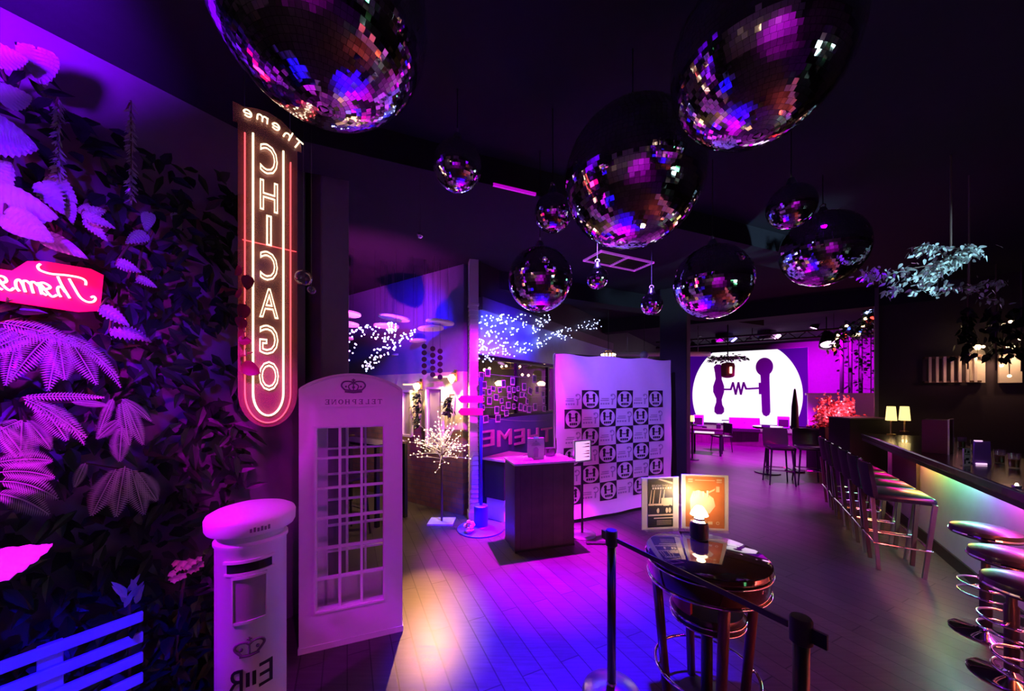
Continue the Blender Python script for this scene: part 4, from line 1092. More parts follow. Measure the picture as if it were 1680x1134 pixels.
# lounge beyond the glass: two warm sconces
for i, (px, py) in enumerate(((820, 632), (888, 632))):
    p = on_u(px, py, -5.46)
    t = thing('wall_sconce', ['warm wall lamp behind the window glass at its left', 'warm wall lamp behind the window glass at its right'][i], 'wall lamp', p, VANG)
    b = MB(); b.lathe([(.10, -.02), (.14, .06), (.06, .12), (0, .12)], 18); b.build('shade', M['sconce'], t, 2)
    b = MB(); b.box((0, .09, .05), (.06, .08, .12)); b.build('bracket', M['gold'], t)
    lamp('lounge_light', 'POINT', p + GN * .3 + Vector((0, 0, -.12)), 9, WRM, radius=.06)
t = thing('globe_chandelier', 'small brass chandelier seen through the window above the photos', 'chandelier', on_u(838, 604, -4.4), 0)
b = MB(); b.cyl((0, 0, 0), (0, 0, H - t.location.z), .008); b.ring((0, 0, 0), .2, .012); b.cyl((-.2, 0, 0), (.2, 0, 0), .008); b.build('frame', M['gold'], t)
for k in range(6):
    a = k * PI / 3; b = MB(); b.ball((.2 * math.cos(a), .2 * math.sin(a), .03), .028, 10); b.build('bulb', M['bulbw'], t)
for i, (px, py) in enumerate(((884, 593), (893, 599), (857, 615), (867, 616), (803, 605), (795, 607))):
    p = on_u(px, py, -4.2)
    t = thing('pendant_bulb', ['bare warm bulb behind the glass, at the upper right of the window', 'bare warm bulb behind the glass, beside the upper right one', 'bare warm bulb behind the glass above the middle photos', 'bare warm bulb behind the glass, right of the middle one', 'bare warm bulb behind the glass above the top left photos', 'bare warm bulb behind the glass at the very left of the window'][i], 'lamp', p)
    b = MB(); b.ball((0, 0, 0), .03, 10); b.build('bulb', M['bulbw'], t)
    b = MB(); b.cyl((0, 0, .03), (0, 0, H - p.z), .004, n=5); b.build('cord', M['black'], t)
# signpost
p = Vector((-.40, 4.55, 0))
t = thing('signpost', 'blue signpost with two red arrow boards on a round base', 'signpost', p)
b = MB(); b.lathe([(.30, 0), (.30, .015), (.26, .03), (.10, .04), (.09, .05), (.09, .30), (.075, .31), (0, .31)], 36); b.build('base', M['bluepost'], t, 2)
b = MB(); b.cyl((0, 0, .3), (0, 0, 1.90), .020); b.ball((0, 0, 1.92), .035, 14); b.build('pole', M['bluepost'], t, True)
for z in (1.67, 1.51):
    b = MB(); b.prism([(.03, -.045), (.03, .045), (-.25, .045), (-.29, 0.0), (-.25, -.045)], (0, -.03, z), (1, 0, 0), (0, 0, 1), (0, 1, 0), .015); b.build('arrow_board', M['redsign'], t)
# white planter & flowers at the base, black box & ledge under the letters
t = thing('flower_ornament', 'small cream ornament sitting on the round signpost base', 'ornament', (-.53, 4.37, 0.034))
b = MB()
for i in range(7): b.ball((random.uniform(-.05, .05), random.uniform(-.03, .03), .03 + random.uniform(0, .1)), .03, 8)
b.build('blossom', M['cream'], t)
b = MB(); b.lathe([(.05, 0), (.06, .03), (.05, .04)], 12); b.build('base', M['cream'], t)
A = Vector((-.13, 5.02, 0))
t = thing('side_cabinet', 'dark blue cabinet with a pale top between signpost and reception desk', 'cabinet', A, VANG)
b = MB(); b.box((0.1, .0, .56), (.62, .34, .52)); b.build('body', M['blackm'], t)
b = MB(); b.box((.1, 0, .835), (.66, .38, .03)); b.build('top', M['pink'], t)
b = MB(); b.box((.1, 0, .15), (.56, .30, .30)); b.build('base', M['whitem'], t)
b = MB(); b.box((.1, -.16, .285), (.60, .03, .03)); b.build('rail', M['whitem'], t)

# ------------------------------------------------------------------ reception desk
DA = math.atan2(.291, .957)
t = thing('reception_desk', 'dark wood-grain reception desk with a bright pink-lit top', 'desk', (.03, 3.86, 0), DA)
b = MB(); b.rbox((.36, .20, .475), (.715, .40, .95), .006); b.build('body', M['deskwood'], t)
b = MB(); b.rbox((.36, .20, .967), (.735, .42, .030), .006); b.build('worktop', M['whitem'], t)
b = MB(); b.box((.36, .20, .012), (.72, .41, .024)); b.build('plinth', M['black'], t)
def desk(x, y, z=.982):
    c, s_ = math.cos(DA), math.sin(DA); return Vector((.03 + x * c - y * s_, 3.86 + x * s_ + y * c, z))
t = thing('clipboard_stand', 'upright pink-lit notice board with a clip and an arched picture', 'notice', desk(.30, .14), DA - .1)
b = MB(); b.box((0, 0, .125), (.20, .012, .25)); b.build('board', M['whitem'], t)
b = MB(); b.box((0, -.012, .252), (.06, .02, .025)); b.build('clip', M['steel'], t)
b = MB(); b.prism([(-.025, .03)] + [(.025, .03)] + arc(0, .115, .028, 0, 180, 10), (0, -.009, 0), (1, 0, 0), (0, 0, 1), (0, 1, 0), .003)
for i in range(3): b.box((0, -.008, .165 + i * .014), (.11 - .02 * i, .003, .005))
b.prism([(-.018, .205), (.018, .205), (0, .228)], (0, -.009, 0), (1, 0, 0), (0, 0, 1), (0, 1, 0), .003)
b.build('print', M['grey'], t)
b = MB(); b.box((0, .04, .006), (.18, .10, .012)); b.build('foot', M['whitem'], t)
t = thing('menu_sheet', 'paper sheet lying on the reception desk top at its left', 'paper', desk(.10, .16), DA + .15)
b = MB(); b.box((0, 0, .002), (.12, .17, .003)); b.build('sheet', M['paper'], t); b = MB(); b.box((0, .0, .004), (.09, .12, .001)); b.build('print', M['grey'], t)
t = thing('card_holder', 'small grey tray of cards in the middle of the desk top', 'tray', desk(.19, .12), DA - .2)
b = MB(); b.rbox((0, 0, .01), (.12, .09, .02), .004); b.build('tray', M['grey'], t); b = MB(); b.box((0, 0, .024), (.09, .06, .008)); b.build('card', M['paper'], t)
t = thing('desk_camera', 'small dark camera-like gadget on an arm at the right of the desk top', 'gadget', desk(.52, .26), DA)
b = MB(); b.rbox((0, 0, .06), (.12, .08, .10), .01); b.cyl((0, -.04, .07), (0, -.055, .07), .03, n=16); b.build('body', M['black'], t)
b = MB(); b.lathe([(.05, 0), (.05, .01), (0, .012)], 16); b.tube([(.08, 0, .005), (.09, 0, .10), (.085, 0, .22)], .006, 6); b.box((.04, 0, .008), (.1, .02, .012)); b.build('arm', M['chrome'], t)
# lit sign on a pole
p = Vector((.865, 4.36, 0))
t = thing('sign_stand', 'white lit menu board on a thin black pole right of the desk', 'sign stand', p, .55)
b = MB(); b.lathe([(.17, 0), (.17, .012), (.15, .02), (.03, .03), (0, .03)], 32); b.build('base', M['steel'], t, 2)
b = MB(); b.cyl((0, 0, .02), (0, 0, .92), .014); b.build('pole', M['black'], t)
b = MB()
for c, d in (((0, 0, .91), (.27, .03, .018)), ((0, 0, 1.165), (.27, .03, .018)), ((-.13, 0, 1.04), (.018, .03, .26)), ((.13, 0, 1.04), (.018, .03, .26))): b.box(c, d)
b.build('frame', M['steel'], t)
b = MB(); b.box((0, .0, 1.04), (.25, .014, .245)); bd = b.build('board', mat('lit_board', (.9, .85, .9), .5, emit=(1, .55, 1), estr=.8, var=0), t)
b = MB()
for i, (z, L) in enumerate(((1.12, .10), (1.085, .13), (1.03, .08), (1.0, .12), (.96, .10))): b.prism([(.11, z - .008), (.11, z + .010), (.11 - L, z + .001)], (0, -.011, 0), (1, 0, 0), (0, 0, 1), (0, 1, 0), .003)
b.build('print', M['redsign'], bd)

# ------------------------------------------------------------------ banner backdrop
BA = math.atan2(.425, .905)
BWD, BH = 2.16, 2.27
t = thing('backdrop_banner', 'large white fabric backdrop with a chequer of round microphone-H emblems', 'banner', (.585, 4.72, 0), BA)
b = MB(); nx, nz = 40, 40; vs = []
def sag(x, z): return .012 * math.sin(x * 5 + z * 2) * (1 - z / BH) + .008 * math.sin(z * 4 - x * 3) + .006 * math.sin(x * 11 + z * 7)
for i in range(nz + 1):
    for j in range(nx + 1):
        x = BWD * j / nx; z = .05 + (BH - .05) * i / nz
        fl = max(0, .22 - z) * .5
        vs.append((x, sag(x, z) - fl, z + .012 * math.sin(x * 9) * (i == nz)))
b.add(vs, [(i * (nx + 1) + j, i * (nx + 1) + j + 1, (i + 1) * (nx + 1) + j + 1, (i + 1) * (nx + 1) + j) for i in range(nz) for j in range(nx)])
fb = b.build('fabric', M['whitem'], t, True)
b = MB()
def flat(poly, k=6.0):         # small polygon laid on the fabric
    c = [(x, sag(x, z) - .004 - max(0, .22 - z) * .5, z) for x, z in poly]
    b.add(c, [tuple(range(len(c)))])
def px_b(px, py):              # banner coordinates of a picture point
    q = (px - HX) / FPX; s_ = (q * 4.72 - .585) / (.905 - q * .425); y_ = 4.72 + .425 * s_
    return s_, CH - (py - HY) / FPX * y_
cols = [px_b(x, 700)[0] for x in (925, 953.5, 982.5, 1011, 1038.5, 1063.5, 1088)]
rows = [1.79 - .262 * i for i in range(7)]
def seg(x, z, a, c):  # rectangles inside a cell
    flat([(x + a[0] * cw, z + a[1] * ch_), (x + c[0] * cw, z + a[1] * ch_), (x + c[0] * cw, z + c[1] * ch_), (x + a[0] * cw, z + c[1] * ch_)])
for r in range(6):
    for c in range(6):
        x0, x1 = cols[c], cols[c + 1]; z1, z0 = rows[r], rows[r + 1]; cw = x1 - x0; ch_ = z1 - z0
        if r == 0 and c == 0 or (r == 2 and c == 0) or (r == 4 and c == 0): pass
        if (r + c) % 2 == 1:
            # dark square with a round window
            n = 32; cxm, czm = (x0 + x1) / 2, (z0 + z1) / 2
            for i in range(n):
                a0, a1 = 2 * PI * i / n + PI / 4, 2 * PI * (i + 1) / n + PI / 4
                def sqp(a):
                    m_ = max(abs(math.cos(a)), abs(math.sin(a))); return cxm + .5 * cw * math.cos(a) / m_, czm + .5 * ch_ * math.sin(a) / m_
                def elp(a): return cxm + .455 * cw * math.cos(a), czm + .455 * ch_ * math.sin(a)
                flat([elp(a0), sqp(a0), sqp(a1), elp(a1)])
            # emblem: two microphones and a wave between them, two characters' worth of blocks below
            for sx in (-1, 1):
                xm = .5 + sx * .19
                flat([(x0 + cw * (xm + q), z0 + ch_ * zz_) for q, zz_ in ((-.07, .36), (.07, .36), (.055, .50), (.075, .62), (.05, .68), (-.05, .68), (-.075, .62), (-.055, .50))])
                flat([(x0 + cw * (xm + .09 * math.cos(a)), z0 + ch_ * (.73 + .085 * math.sin(a))) for a in [2 * PI * i / 12 for i in range(12)]])
            seg(x0, z0, (.34, .53), (.66, .57))
            flat([(x0 + cw * q, z0 + ch_ * zz_) for q, zz_ in ((.44, .47), (.5, .60), (.56, .47), (.5, .53))])
            for i in range(4): seg(x0, z0, (.28 + .115 * i, .17), (.375 + .115 * i, .29))
        else:
            # plain cell: faint square edge, lines and a microphone silhouette
            for a, cc_ in (((0, .985), (1, 1)), ((0, 0), (.012, 1))): pass
            b.k = 1
            seg(x0, z0, (.14, .52), (.56, .565)); seg(x0, z0, (.08, .42), (.56, .465))
            for i in range(4): seg(x0, z0, (.08 + .14 * i, .22), (.18 + .14 * i, .31))
            flat([(x0 + cw * q, z0 + ch_ * zz_) for q, zz_ in ((.72, .20), (.80, .20), (.81, .54), (.73, .54))])
            for i in range(14):
                a0, a1 = -2.2 + 4.6 * i / 14, -2.2 + 4.6 * (i + 1) / 14
                flat([(x0 + cw * (.77 + rr * math.cos(a)), z0 + ch_ * (.64 + rr * math.sin(a))) for rr, a in ((.11, a0), (.17, a0), (.17, a1), (.11, a1))])
            flat([(x0 + cw * (.70 + .06 * math.cos(a)), z0 + ch_ * (.72 + .06 * math.sin(a))) for a in [2 * PI * i / 8 for i in range(8)]])
            b.k = 0
o = b.build('print', [M['ink'], M['grey']], fb)
b = MB(); b.cyl((0, .035, BH), (BWD, .035, BH), .016); b.build('top_bar', M['steel'], t)
for x in (.0, BWD):
    b = MB(); b.cyl((x, .035, 0.02), (x, .035, BH), .016); b.box((x, .035, .01), (.06, .5, .02)); b.build('side_post', M['steel'], t)
# glowing dome lamp above the banner
p = W(998, 584, 7.2)
t = thing('crystal_chandelier', 'gold crystal chandelier glowing just above the backdrop top edge', 'chandelier', p)
b = MB()
for i in range(5):
    R = .20 - .035 * i; z = -.08 + .045 * i
    b.ring((0, 0, z), R, .008, 30, 6)
b.build('frame', M['gold'], t)
for i in range(24):
    a = i * 2 * PI / 12; R = .19 if i < 12 else .13; z = -.05 if i < 12 else .02
    b = MB(); b.ball((R * math.cos(a), R * math.sin(a), z), .022, 8); b.build('crystal', M['shadew'], t)
b = MB(); b.cyl((0, 0, .1), (0, 0, H - p.z), .006, n=6); b.build('cord', M['black'], t)
# ball lamp near the dark column
p = W(1057, 583, 7.6); t = thing('globe_lamp', 'dim violet globe hanging beyond the backdrop by the dark column', 'lamp', p)
b = MB(); b.ball((0, 0, 0), .09, 20); b.build('globe', M['bluep'], t, True); b = MB(); b.cyl((0, 0, .09), (0, 0, H - p.z), .005, n=6); b.build('cord', M['black'], t)
# lounge ceiling pipe with violet light
b = MB(); b.cyl((0, 0, 0), (2.4, 0, 0), .06, n=16); p = W(1010, 581, 9.0); o = b.build('ceiling_duct', M['whitem'], None, True, p, UANG + .6); b2 = MB(); b2.cyl((.3, 0, 0), (.3, 0, H - p.z), .01); b2.cyl((2.1, 0, 0), (2.1, 0, H - p.z), .01)
h2 = b2.build('hanger', M['steel'], o); tag(o, 'violet-lit round duct under the ceiling behind the backdrop', 'duct')
# ------------------------------------------------------------------ LED screen on the stage
SV = 16.05
SU0, SU1, SZ0, SZ1 = -2.25, 1.62, .56, 3.36
sx0 = (SU0 + SU1) / 2
t = thing('led_screen', 'huge stage LED screen showing a white disc with a microphone-and-spring emblem', 'screen', RM(sx0, SV, 0), UANG)
b = MB(); b.box((0, .06, (SZ0 + SZ1) / 2), (SU1 - SU0, .10, SZ1 - SZ0)); b.box((0, .06, .5 + .02), (SU1 - SU0, .2, .06)); b.build('cabinet', M['black'], t)
b = MB(); b.box((0, .004, (SZ0 + SZ1) / 2), (SU1 - SU0 - .02, .006, SZ1 - SZ0 - .02)); b.build('display', M['screend'], t)
def scr(px, py):
    p = on_v(px, py, SV - .01); d = p - RM(sx0, SV); return d.x * UX + d.y * UY, p.z
ra, rb_ = 1.745, 2.10; xc = -.27 - sx0; zc = 1.66
poly = []
for i in range(120):
    a = 2 * PI * i / 120; poly.append((xc + ra * math.cos(a), min(SZ1 - .015, max(SZ0 + .02, zc + rb_ * math.sin(a)))))
b = MB(); b.prism(poly, (0, 0, 0), (1, 0, 0), (0, 0, 1), (0, -1, 0), .004); b.build('picture_disc', M['screenw'], t)
b = MB()
def pp(poly, d=-.004): b.prism([scr(*q) for q in poly], (0, d, 0), (1, 0, 0), (0, 0, 1), (0, -1, 0), .004)
# left handle shape
L_ = [(1171, 602), (1175, 598), (1182, 598), (1186, 603), (1185, 612), (1184, 622), (1188, 634), (1188, 643), (1184, 656), (1185, 664), (1188, 670), (1188, 676), (1184, 680), (1176, 680), (1172, 676), (1172, 669), (1175, 660), (1175, 654), (1170, 643), (1170, 634), (1174, 622), (1173, 612)]
pp(L_)
hc = scr(1254, 602); ex = scr(1268.5, 602)[0] - hc[0]; ez = hc[1] - scr(1254, 617)[1]
b.prism([(hc[0] + ex * math.cos(2 * PI * i / 36), hc[1] + ez * math.sin(2 * PI * i / 36)) for i in range(36)], (0, -.004, 0), (1, 0, 0), (0, 0, 1), (0, -1, 0), .004)
pp([(1247, 610), (1263, 610), (1262.5, 620), (1264, 676), (1262, 681), (1257, 683.5), (1252, 681), (1250, 676), (1248, 622)], -.003)
pp([(1244.5, 628), (1250, 628), (1250, 647), (1245, 647)], -.0035)
zg = [(1188, 639), (1199, 639), (1202.5, 628), (1207, 647), (1211.5, 628), (1215.5, 647), (1220, 628), (1224, 638), (1229, 638), (1245, 637)]
for q0, q1 in zip(zg, zg[1:]):
    A = Vector((*scr(*q0), 0)); B = Vector((*scr(*q1), 0)); n_ = (B - A).normalized().cross(Vector((0, 0, 1))) * .034; d_ = (B - A).normalized() * .02
    b.prism([((A - d_ + n_).x, (A - d_ + n_).y), ((B + d_ + n_).x, (B + d_ + n_).y), ((B + d_ - n_).x, (B + d_ - n_).y), ((A - d_ - n_).x, (A - d_ - n_).y)], (0, -.0042, 0), (1, 0, 0), (0, 0, 1), (0, -1, 0), .004)
pp([(1184, 689), (1206, 689), (1206, 690.5), (1184, 690.5)], -.0045)
b.build('picture_emblem', M['screenp'], t)

# ------------------------------------------------------------------ stage furniture
def onstage(px, py): # foot point on the stage top (height .5)
    d = FPX * (CH - .5) / (py - HY); return W(px, py, d)
p = onstage(1224, 708)
t = thing('floor_monitor', 'wedge stage monitor speaker at the front edge of the stage', 'speaker', (p.x, p.y + .1, .5), UANG + .1)
b = MB(); b.prism([(-.22, 0), (.22, 0), (.22, .16), (.10, .42), (-.02, .44), (-.22, .10)], (-.42, 0, 0), (0, 1, 0), (0, 0, 1), (1, 0, 0), .84); b.build('cabinet', M['black'], t)
b = MB(); ang = math.atan2(.34, .20); q = Matrix.Rotation(ang, 3, 'X'); b.box((0, -.125, .275), (.78, .36, .02), rot=q); gr = b.build('grille', mat('monitor_grille', (.25, .22, .28), .5, scale=80), t)
b = MB(); b.box((0, -.145, .29), (.06, .05, .012), rot=q); b.build('badge', M['ink'], gr)
for px, py, lab in ((1146, 696, 'small cube amplifier on the stage at the left end of the screen'), (1285, 700, 'small cube amplifier on the stage at the right end of the screen')):
    p = onstage(px, py + 3); t = thing('amplifier', lab, 'amplifier', (p.x, p.y, .5), UANG)
    b = MB(); b.rbox((0, 0, .22), (.34, .28, .40), .02); b.build('cabinet', M['bluep'], t); b = MB(); b.box((0, -.142, .19), (.28, .01, .26)); b.cyl((0, -.148, .19), (0, -.156, .19), .10, n=20); b.build('grille', M['blackm'], t)
    for i in range(4): b = MB(); b.box(((i % 2 - .5) * .24, (i // 2 - .5) * .18, .01), (.04, .04, .02)); b.build('foot', M['black'], t)
p = onstage(1184, 704)
for i, (px, py, hh) in enumerate(((1179, 703, .16), (1156, 702, .06))):
    p = onstage(px, py); t = thing('stage_box', ['little dark cable box on the stage left of the monitor', 'flat pedal board on the stage far left'][i], 'box', (p.x, p.y, .5), UANG)
    b = MB(); b.rbox((0, 0, hh / 2), (.14, .14, hh), .01); b.build('case', M['black'], t); b = MB(); b.cyl((0, 0, hh), (0, 0, hh + .02), .03, n=12); b.build('knob', M['steel'], t)
# low table and chairs left in front of the stage
p = W(1160, 745, FPX * CH / 100.0)
t = bar_table((p.x, p.y, 0), .80, .60, .62, 'low dark table at the left foot of the stage', UANG, None)
for i, (dx, dy) in enumerate(((-.75, .1), (.68, .45))):
    tt = thing('dining_chair', ['dark chair left of the low table by the column', 'dark chair between the low table and the stage'][i], 'chair', (p.x + dx, p.y + dy, 0), UANG + (1.2 if i == 0 else -.9))
    b = MB(); b.rbox((0, 0, .45), (.42, .42, .05), .015); b.build('seat', M['leather'], tt); b = MB(); b.rbox((0, .2, .70), (.40, .03, .30), .012); b.build('backrest', M['leather'], tt)
    for sx in (-1, 1):
        for sy in (-1, 1): b = MB(); b.tube([(sx * .17, sy * .17, .43), (sx * .20, sy * .20, 0)], .012, 6); b.build('leg', M['black'], tt)
    b = MB(); b.cyl((-.16, .19, .44), (-.16, .2, .60), .01); b.cyl((.16, .19, .44), (.16, .2, .60), .01); b.build('back_frame', M['black'], tt)
# small table lamp by the column
p = W(1134, 685, 9.3); t = thing('table_lamp', 'tiny lit lamp beside the dark column at the stage', 'lamp', (p.x + .03, p.y, 0))
b = MB(); b.lathe([(.16, 0), (.16, .02), (.02, .03), (.02, .9), (.12, .91), (.12, .93), (.03, .94), (.02, 1.0)], 20); b.build('stand', M['black'], t, 2)
b = MB(); b.lathe([(.055, 1.0), (.045, 1.16)], 18); b.build('lamp_shade', M['shade'], t)
# two bar chairs before the stage
p = Vector((5.17, 6.85, 0)); c0 = high_stool(p, -.35, 'left dark bar chair standing alone on the magenta floor before the stage', 'bar chairs before the stage', .74)
dup(c0, (5.72, 6.82, 0), -.45, 'right dark bar chair on the magenta floor next to the tall folded parasol')
t = thing('pedestal_table', 'slim dark pedestal table between the two bar chairs', 'table', (5.60, 7.75, 0))
b = MB(); b.lathe([(.24, 0), (.24, .02), (.03, .04), (.03, .98)], 24); b.build('pedestal', M['black'], t, 2); b = MB(); b.lathe([(0, .98), (.28, .98), (.28, 1.02), (0, 1.02)], 28); b.build('tabletop', M['glosswood'], t, 2)
p = W(1304, 700, 7.9)
t = thing('folded_parasol', 'tall thin black folded parasol-like stand before the screen edge', 'parasol', (p.x, p.y, 0))
b = MB(); b.lathe([(.18, 0), (.18, .03), (.02, .05)], 20); b.build('base', M['black'], t, 2)
b = MB(); b.lathe([(.02, .04), (.02, .9), (.075, .95), (.06, 1.45), (.02, 1.82), (.005, 1.85)], 16); b.build('canopy', M['blackm'], t, 2)
# hanging lantern chandelier in front of the screen
p = W(1194, 588, 9.0)
t = thing('leaf_chandelier', 'black leafy chandelier with a red lantern hanging before the screen', 'chandelier', p)
b = MB(); b.cyl((0, 0, -.05), (0, 0, H - p.z), .015); b.ring((0, 0, 0), .36, .018); b.cyl((-.36, 0, 0), (.36, 0, 0), .012); b.cyl((0, -.36, 0), (0, .36, 0), .012); b.build('frame', M['black'], t)
b = MB()
for i in range(120):
    a = random.random() * 2 * PI; R = random.uniform(.1, .43)
    leaf(b, (R * math.cos(a), R * math.sin(a), random.uniform(-.06, .07)), (math.cos(a), math.sin(a), random.uniform(-1, .6)), (random.uniform(-1, 1), random.uniform(-1, 1), 1), .10, .05, .2, 0, 1, .1, 0, 3, 1)
b.build('foliage', M['green'], t)
b = MB(); b.lathe([(.02, -.10), (.14, -.13), (.16, -.20), (.15, -.45), (.12, -.48), (.04, -.50)], 8); b.build('lantern', mat('red_lantern', (.22, .02, .05), .4), t, 2)
b = MB(); b.box((-.02, -.158, -.31), (.05, .01, .16)); b.build('lantern_window', M['lensw'], t)
for k in range(3):
    b = MB(); b.ball((-.32 + .32 * k, -.1, .08), .035, 8); b.build('bulb', M['lens'], t)
# red blossom bush on a planter
p = W(1366, 690, 8.0)
t = thing('red_blossom_tree', 'bush of glowing red and pink blossoms beside the dark cabinet', 'plant', (p.x, p.y, 0))
b = MB(); b.rbox((0, 0, .50), (.8, .5, 1.0), .02); b.build('planter', M['blackm'], t)
b = MB(); br = []
for i in range(26):
    a = random.random() * 2 * PI; el = random.uniform(.1, 1.4); L = random.uniform(.4, .70)
    d = Vector((math.cos(a) * math.cos(el) * 1.05, math.sin(a) * math.cos(el) * .6, math.sin(el) * .95)); s_ = Vector((0, 0, 1.0)); e = s_ + d * L
    b.tube(catmull([s_, s_ + d * L * .5 + Vector((0, 0, .05)), e], 3), [.012, .01, .009, .008, .007, .006, .004], 5); br.append((s_, e))
b.build('branches', M['stem'], t)
b = MB()
for i in range(1700):
    s_, e = random.choice(br); q = s_.lerp(e, random.uniform(.25, 1.05)) + Vector((random.gauss(0, .06), random.gauss(0, .05), random.gauss(0, .06)))
    b.k = random.choice((0, 0, 1))
    for k in range(3): leaf(b, q, (random.uniform(-1, 1), random.uniform(-1, 1), random.uniform(-1, 1)), (random.uniform(-1, 1), -1, random.uniform(-.5, 1)), .055, .04, .2, 0, 1, .1, 0, 3, 1)
b.build('blossom', [M['redleaf'], M['pinkleaf']], t)
bulb_set(t, [Vector((p.x, p.y, 0)) + s_.lerp(e, random.uniform(.4, 1.05)) + Vector((0, -.03, .02)) for s_, e in br + br + br], 'bulbp', .012)
lamp('bush_glow', 'POINT', (p.x - .12, p.y - .55, 1.55), 34, (1, .16, .26), radius=.15)
lamp('bush_glow', 'POINT', (p.x + .12, p.y - .5, 1.0), 6, (1, .08, .12), radius=.15)
# dark cabinet at the bar's end
p = RM(1.50, 8.28)
t = thing('speaker_cabinet', 'big dark box cabinet at the far end of the row of bar chairs', 'cabinet', p, UANG + .55)
b = MB(); b.rbox((0, 0, .66), (.66, .42, 1.32), .01); b.build('body', M['blackm'], t); b = MB(); b.box((0, 0, 1.33), (.68, .44, .02)); b.build('top', M['wallp'], t)
# ivy poles on the shelf
for i, px in enumerate((1381, 1395, 1412, 1429)):
    p = W(px, 640, 9.75); p.z = 1.75
    t = thing('ivy_pole', ['slim black pole nearest the cone lamp wound with ivy', 'second slim ivy pole from the cone lamp', 'thick leafy ivy pole, third from the cone lamp', 'leafy ivy strand nearest the corner post'][i], 'pole', p, 0, 'ivy poles on the raised shelf')
    b = MB(); b.cyl((0, 0, 0), (0, 0, H - 1.75), .045 if i < 3 else .012, n=10); b.build('pole', M['blackm'], t)
    b = MB(); n = (14, 26, 80, 40)[i]
    for k in range(n):
        z = random.uniform(.05, H - 1.8); a = random.random() * 2 * PI; R = .06 if i < 3 else .02
        leaf(b, (R * math.cos(a), R * math.sin(a), z), (math.cos(a), math.sin(a), random.uniform(-.8, .3)), (random.uniform(-1, 1), random.uniform(-1, 1), 1), .10, .075, .3, 0, 1, .1, 0, 5, 2, .9)
    b.build('foliage', M['green'], t)
# coloured bulbs on the garland under the ceiling
XM = [(1428, 510, 'bulb'), (1434, 505, 'bulbb'), (1422, 513, 'bulb'), (1420, 523, 'bulbw'), (1431, 522, 'bulbr'), (1389, 535, 'bulbw'), (1393, 539, 'bulbb'), (1416, 535, 'bulbw'), (1412, 543, 'bulbb'), (1403, 549, 'bulbw'), (1409, 548, 'bulbw'), (1439, 538, 'bulbr'), (1443, 536, 'bulbw'), (1458, 553, 'bulbw'), (1477, 553, 'bulbw'), (1484, 551, 'bulb'), (1375, 550, 'bulbw'), (1374, 557, 'bulbw'), (1368, 574, 'bulbr'), (1509, 497, 'bulbw'), (1370, 567, 'bulbw'), (1386, 551, 'bulbr')]
t = thing('garland_lights', 'garland of red, blue and warm bulbs under the ceiling by the ivy poles', 'string lights', W(1420, 530, 7.0))
b = MB(); R0 = t.location; XS = sorted(XM)
pts = [W(x, y, 7.0) - R0 for x, y, _ in XS]
b.tube(catmull(pts, 3), .006, 5)
for q in (pts[0], pts[len(pts) // 2], pts[-1]): b.cyl(q, (q.x, q.y, H - R0.z), .004, n=5)
b.build('wire', M['black'], t)
for x, y, m_ in XM: b = MB(); b.ball(W(x, y, 7.0) - R0, .028 if m_ != 'bulbr' else .034, 8); b.build('bulb', M[m_], t)
b = MB()
for q in catmull(pts, 6):
    for k in range(3): leaf(b, q + Vector((random.gauss(0, .05), random.gauss(0, .05), random.gauss(0, .05))), (random.uniform(-1, 1), random.uniform(-1, 1), random.uniform(-1, .5)), (0, -1, 1), .12, .05, .3, 0, 1, .1, 0, 3, 1)
b.build('foliage', M['green'], t)

# ------------------------------------------------------------------ the bar
BV0, BV1 = 1.3, 7.55
BO = RM(0, 3.6)
t = thing('bar_counter', 'long dark bar counter with a rainbow-lit plaster front', 'bar counter', RM(1.40, 3.6), VANG)
x0, x1 = BV0 - 3.6, BV1 - 3.6; L = x1 - x0; xm = (x0 + x1) / 2       # local +y is towards the guests (-u)
b = MB(); b.rbox((xm, -.36, 1.095), (L, .74, .07), .012); b.build('worktop', M['counter'], t)
b = MB(); b.box((xm, -.02, 1.045), (L, .035, .05)); b.build('edge_strip', M['black'], t)
b = MB(); b.box((xm, -.40, .53), (L, .24, 1.06)); b.build('front', M['plaster'], t)
b = MB(); b.box((xm, -.235, 1.045), (L - .05, .03, .014)); b.build('led_strip', LED, t)
b = MB(); b.box((xm, -.272, .06), (L, .02, .12)); b.build('kickboard', M['black'], t)
b = MB(); b.box((3.15, -.26, .72), (.9, .03, .5)); b.build('panel', M['darkwood'], t)
def bar(v, u, z=1.132): return RM(u, v, z)
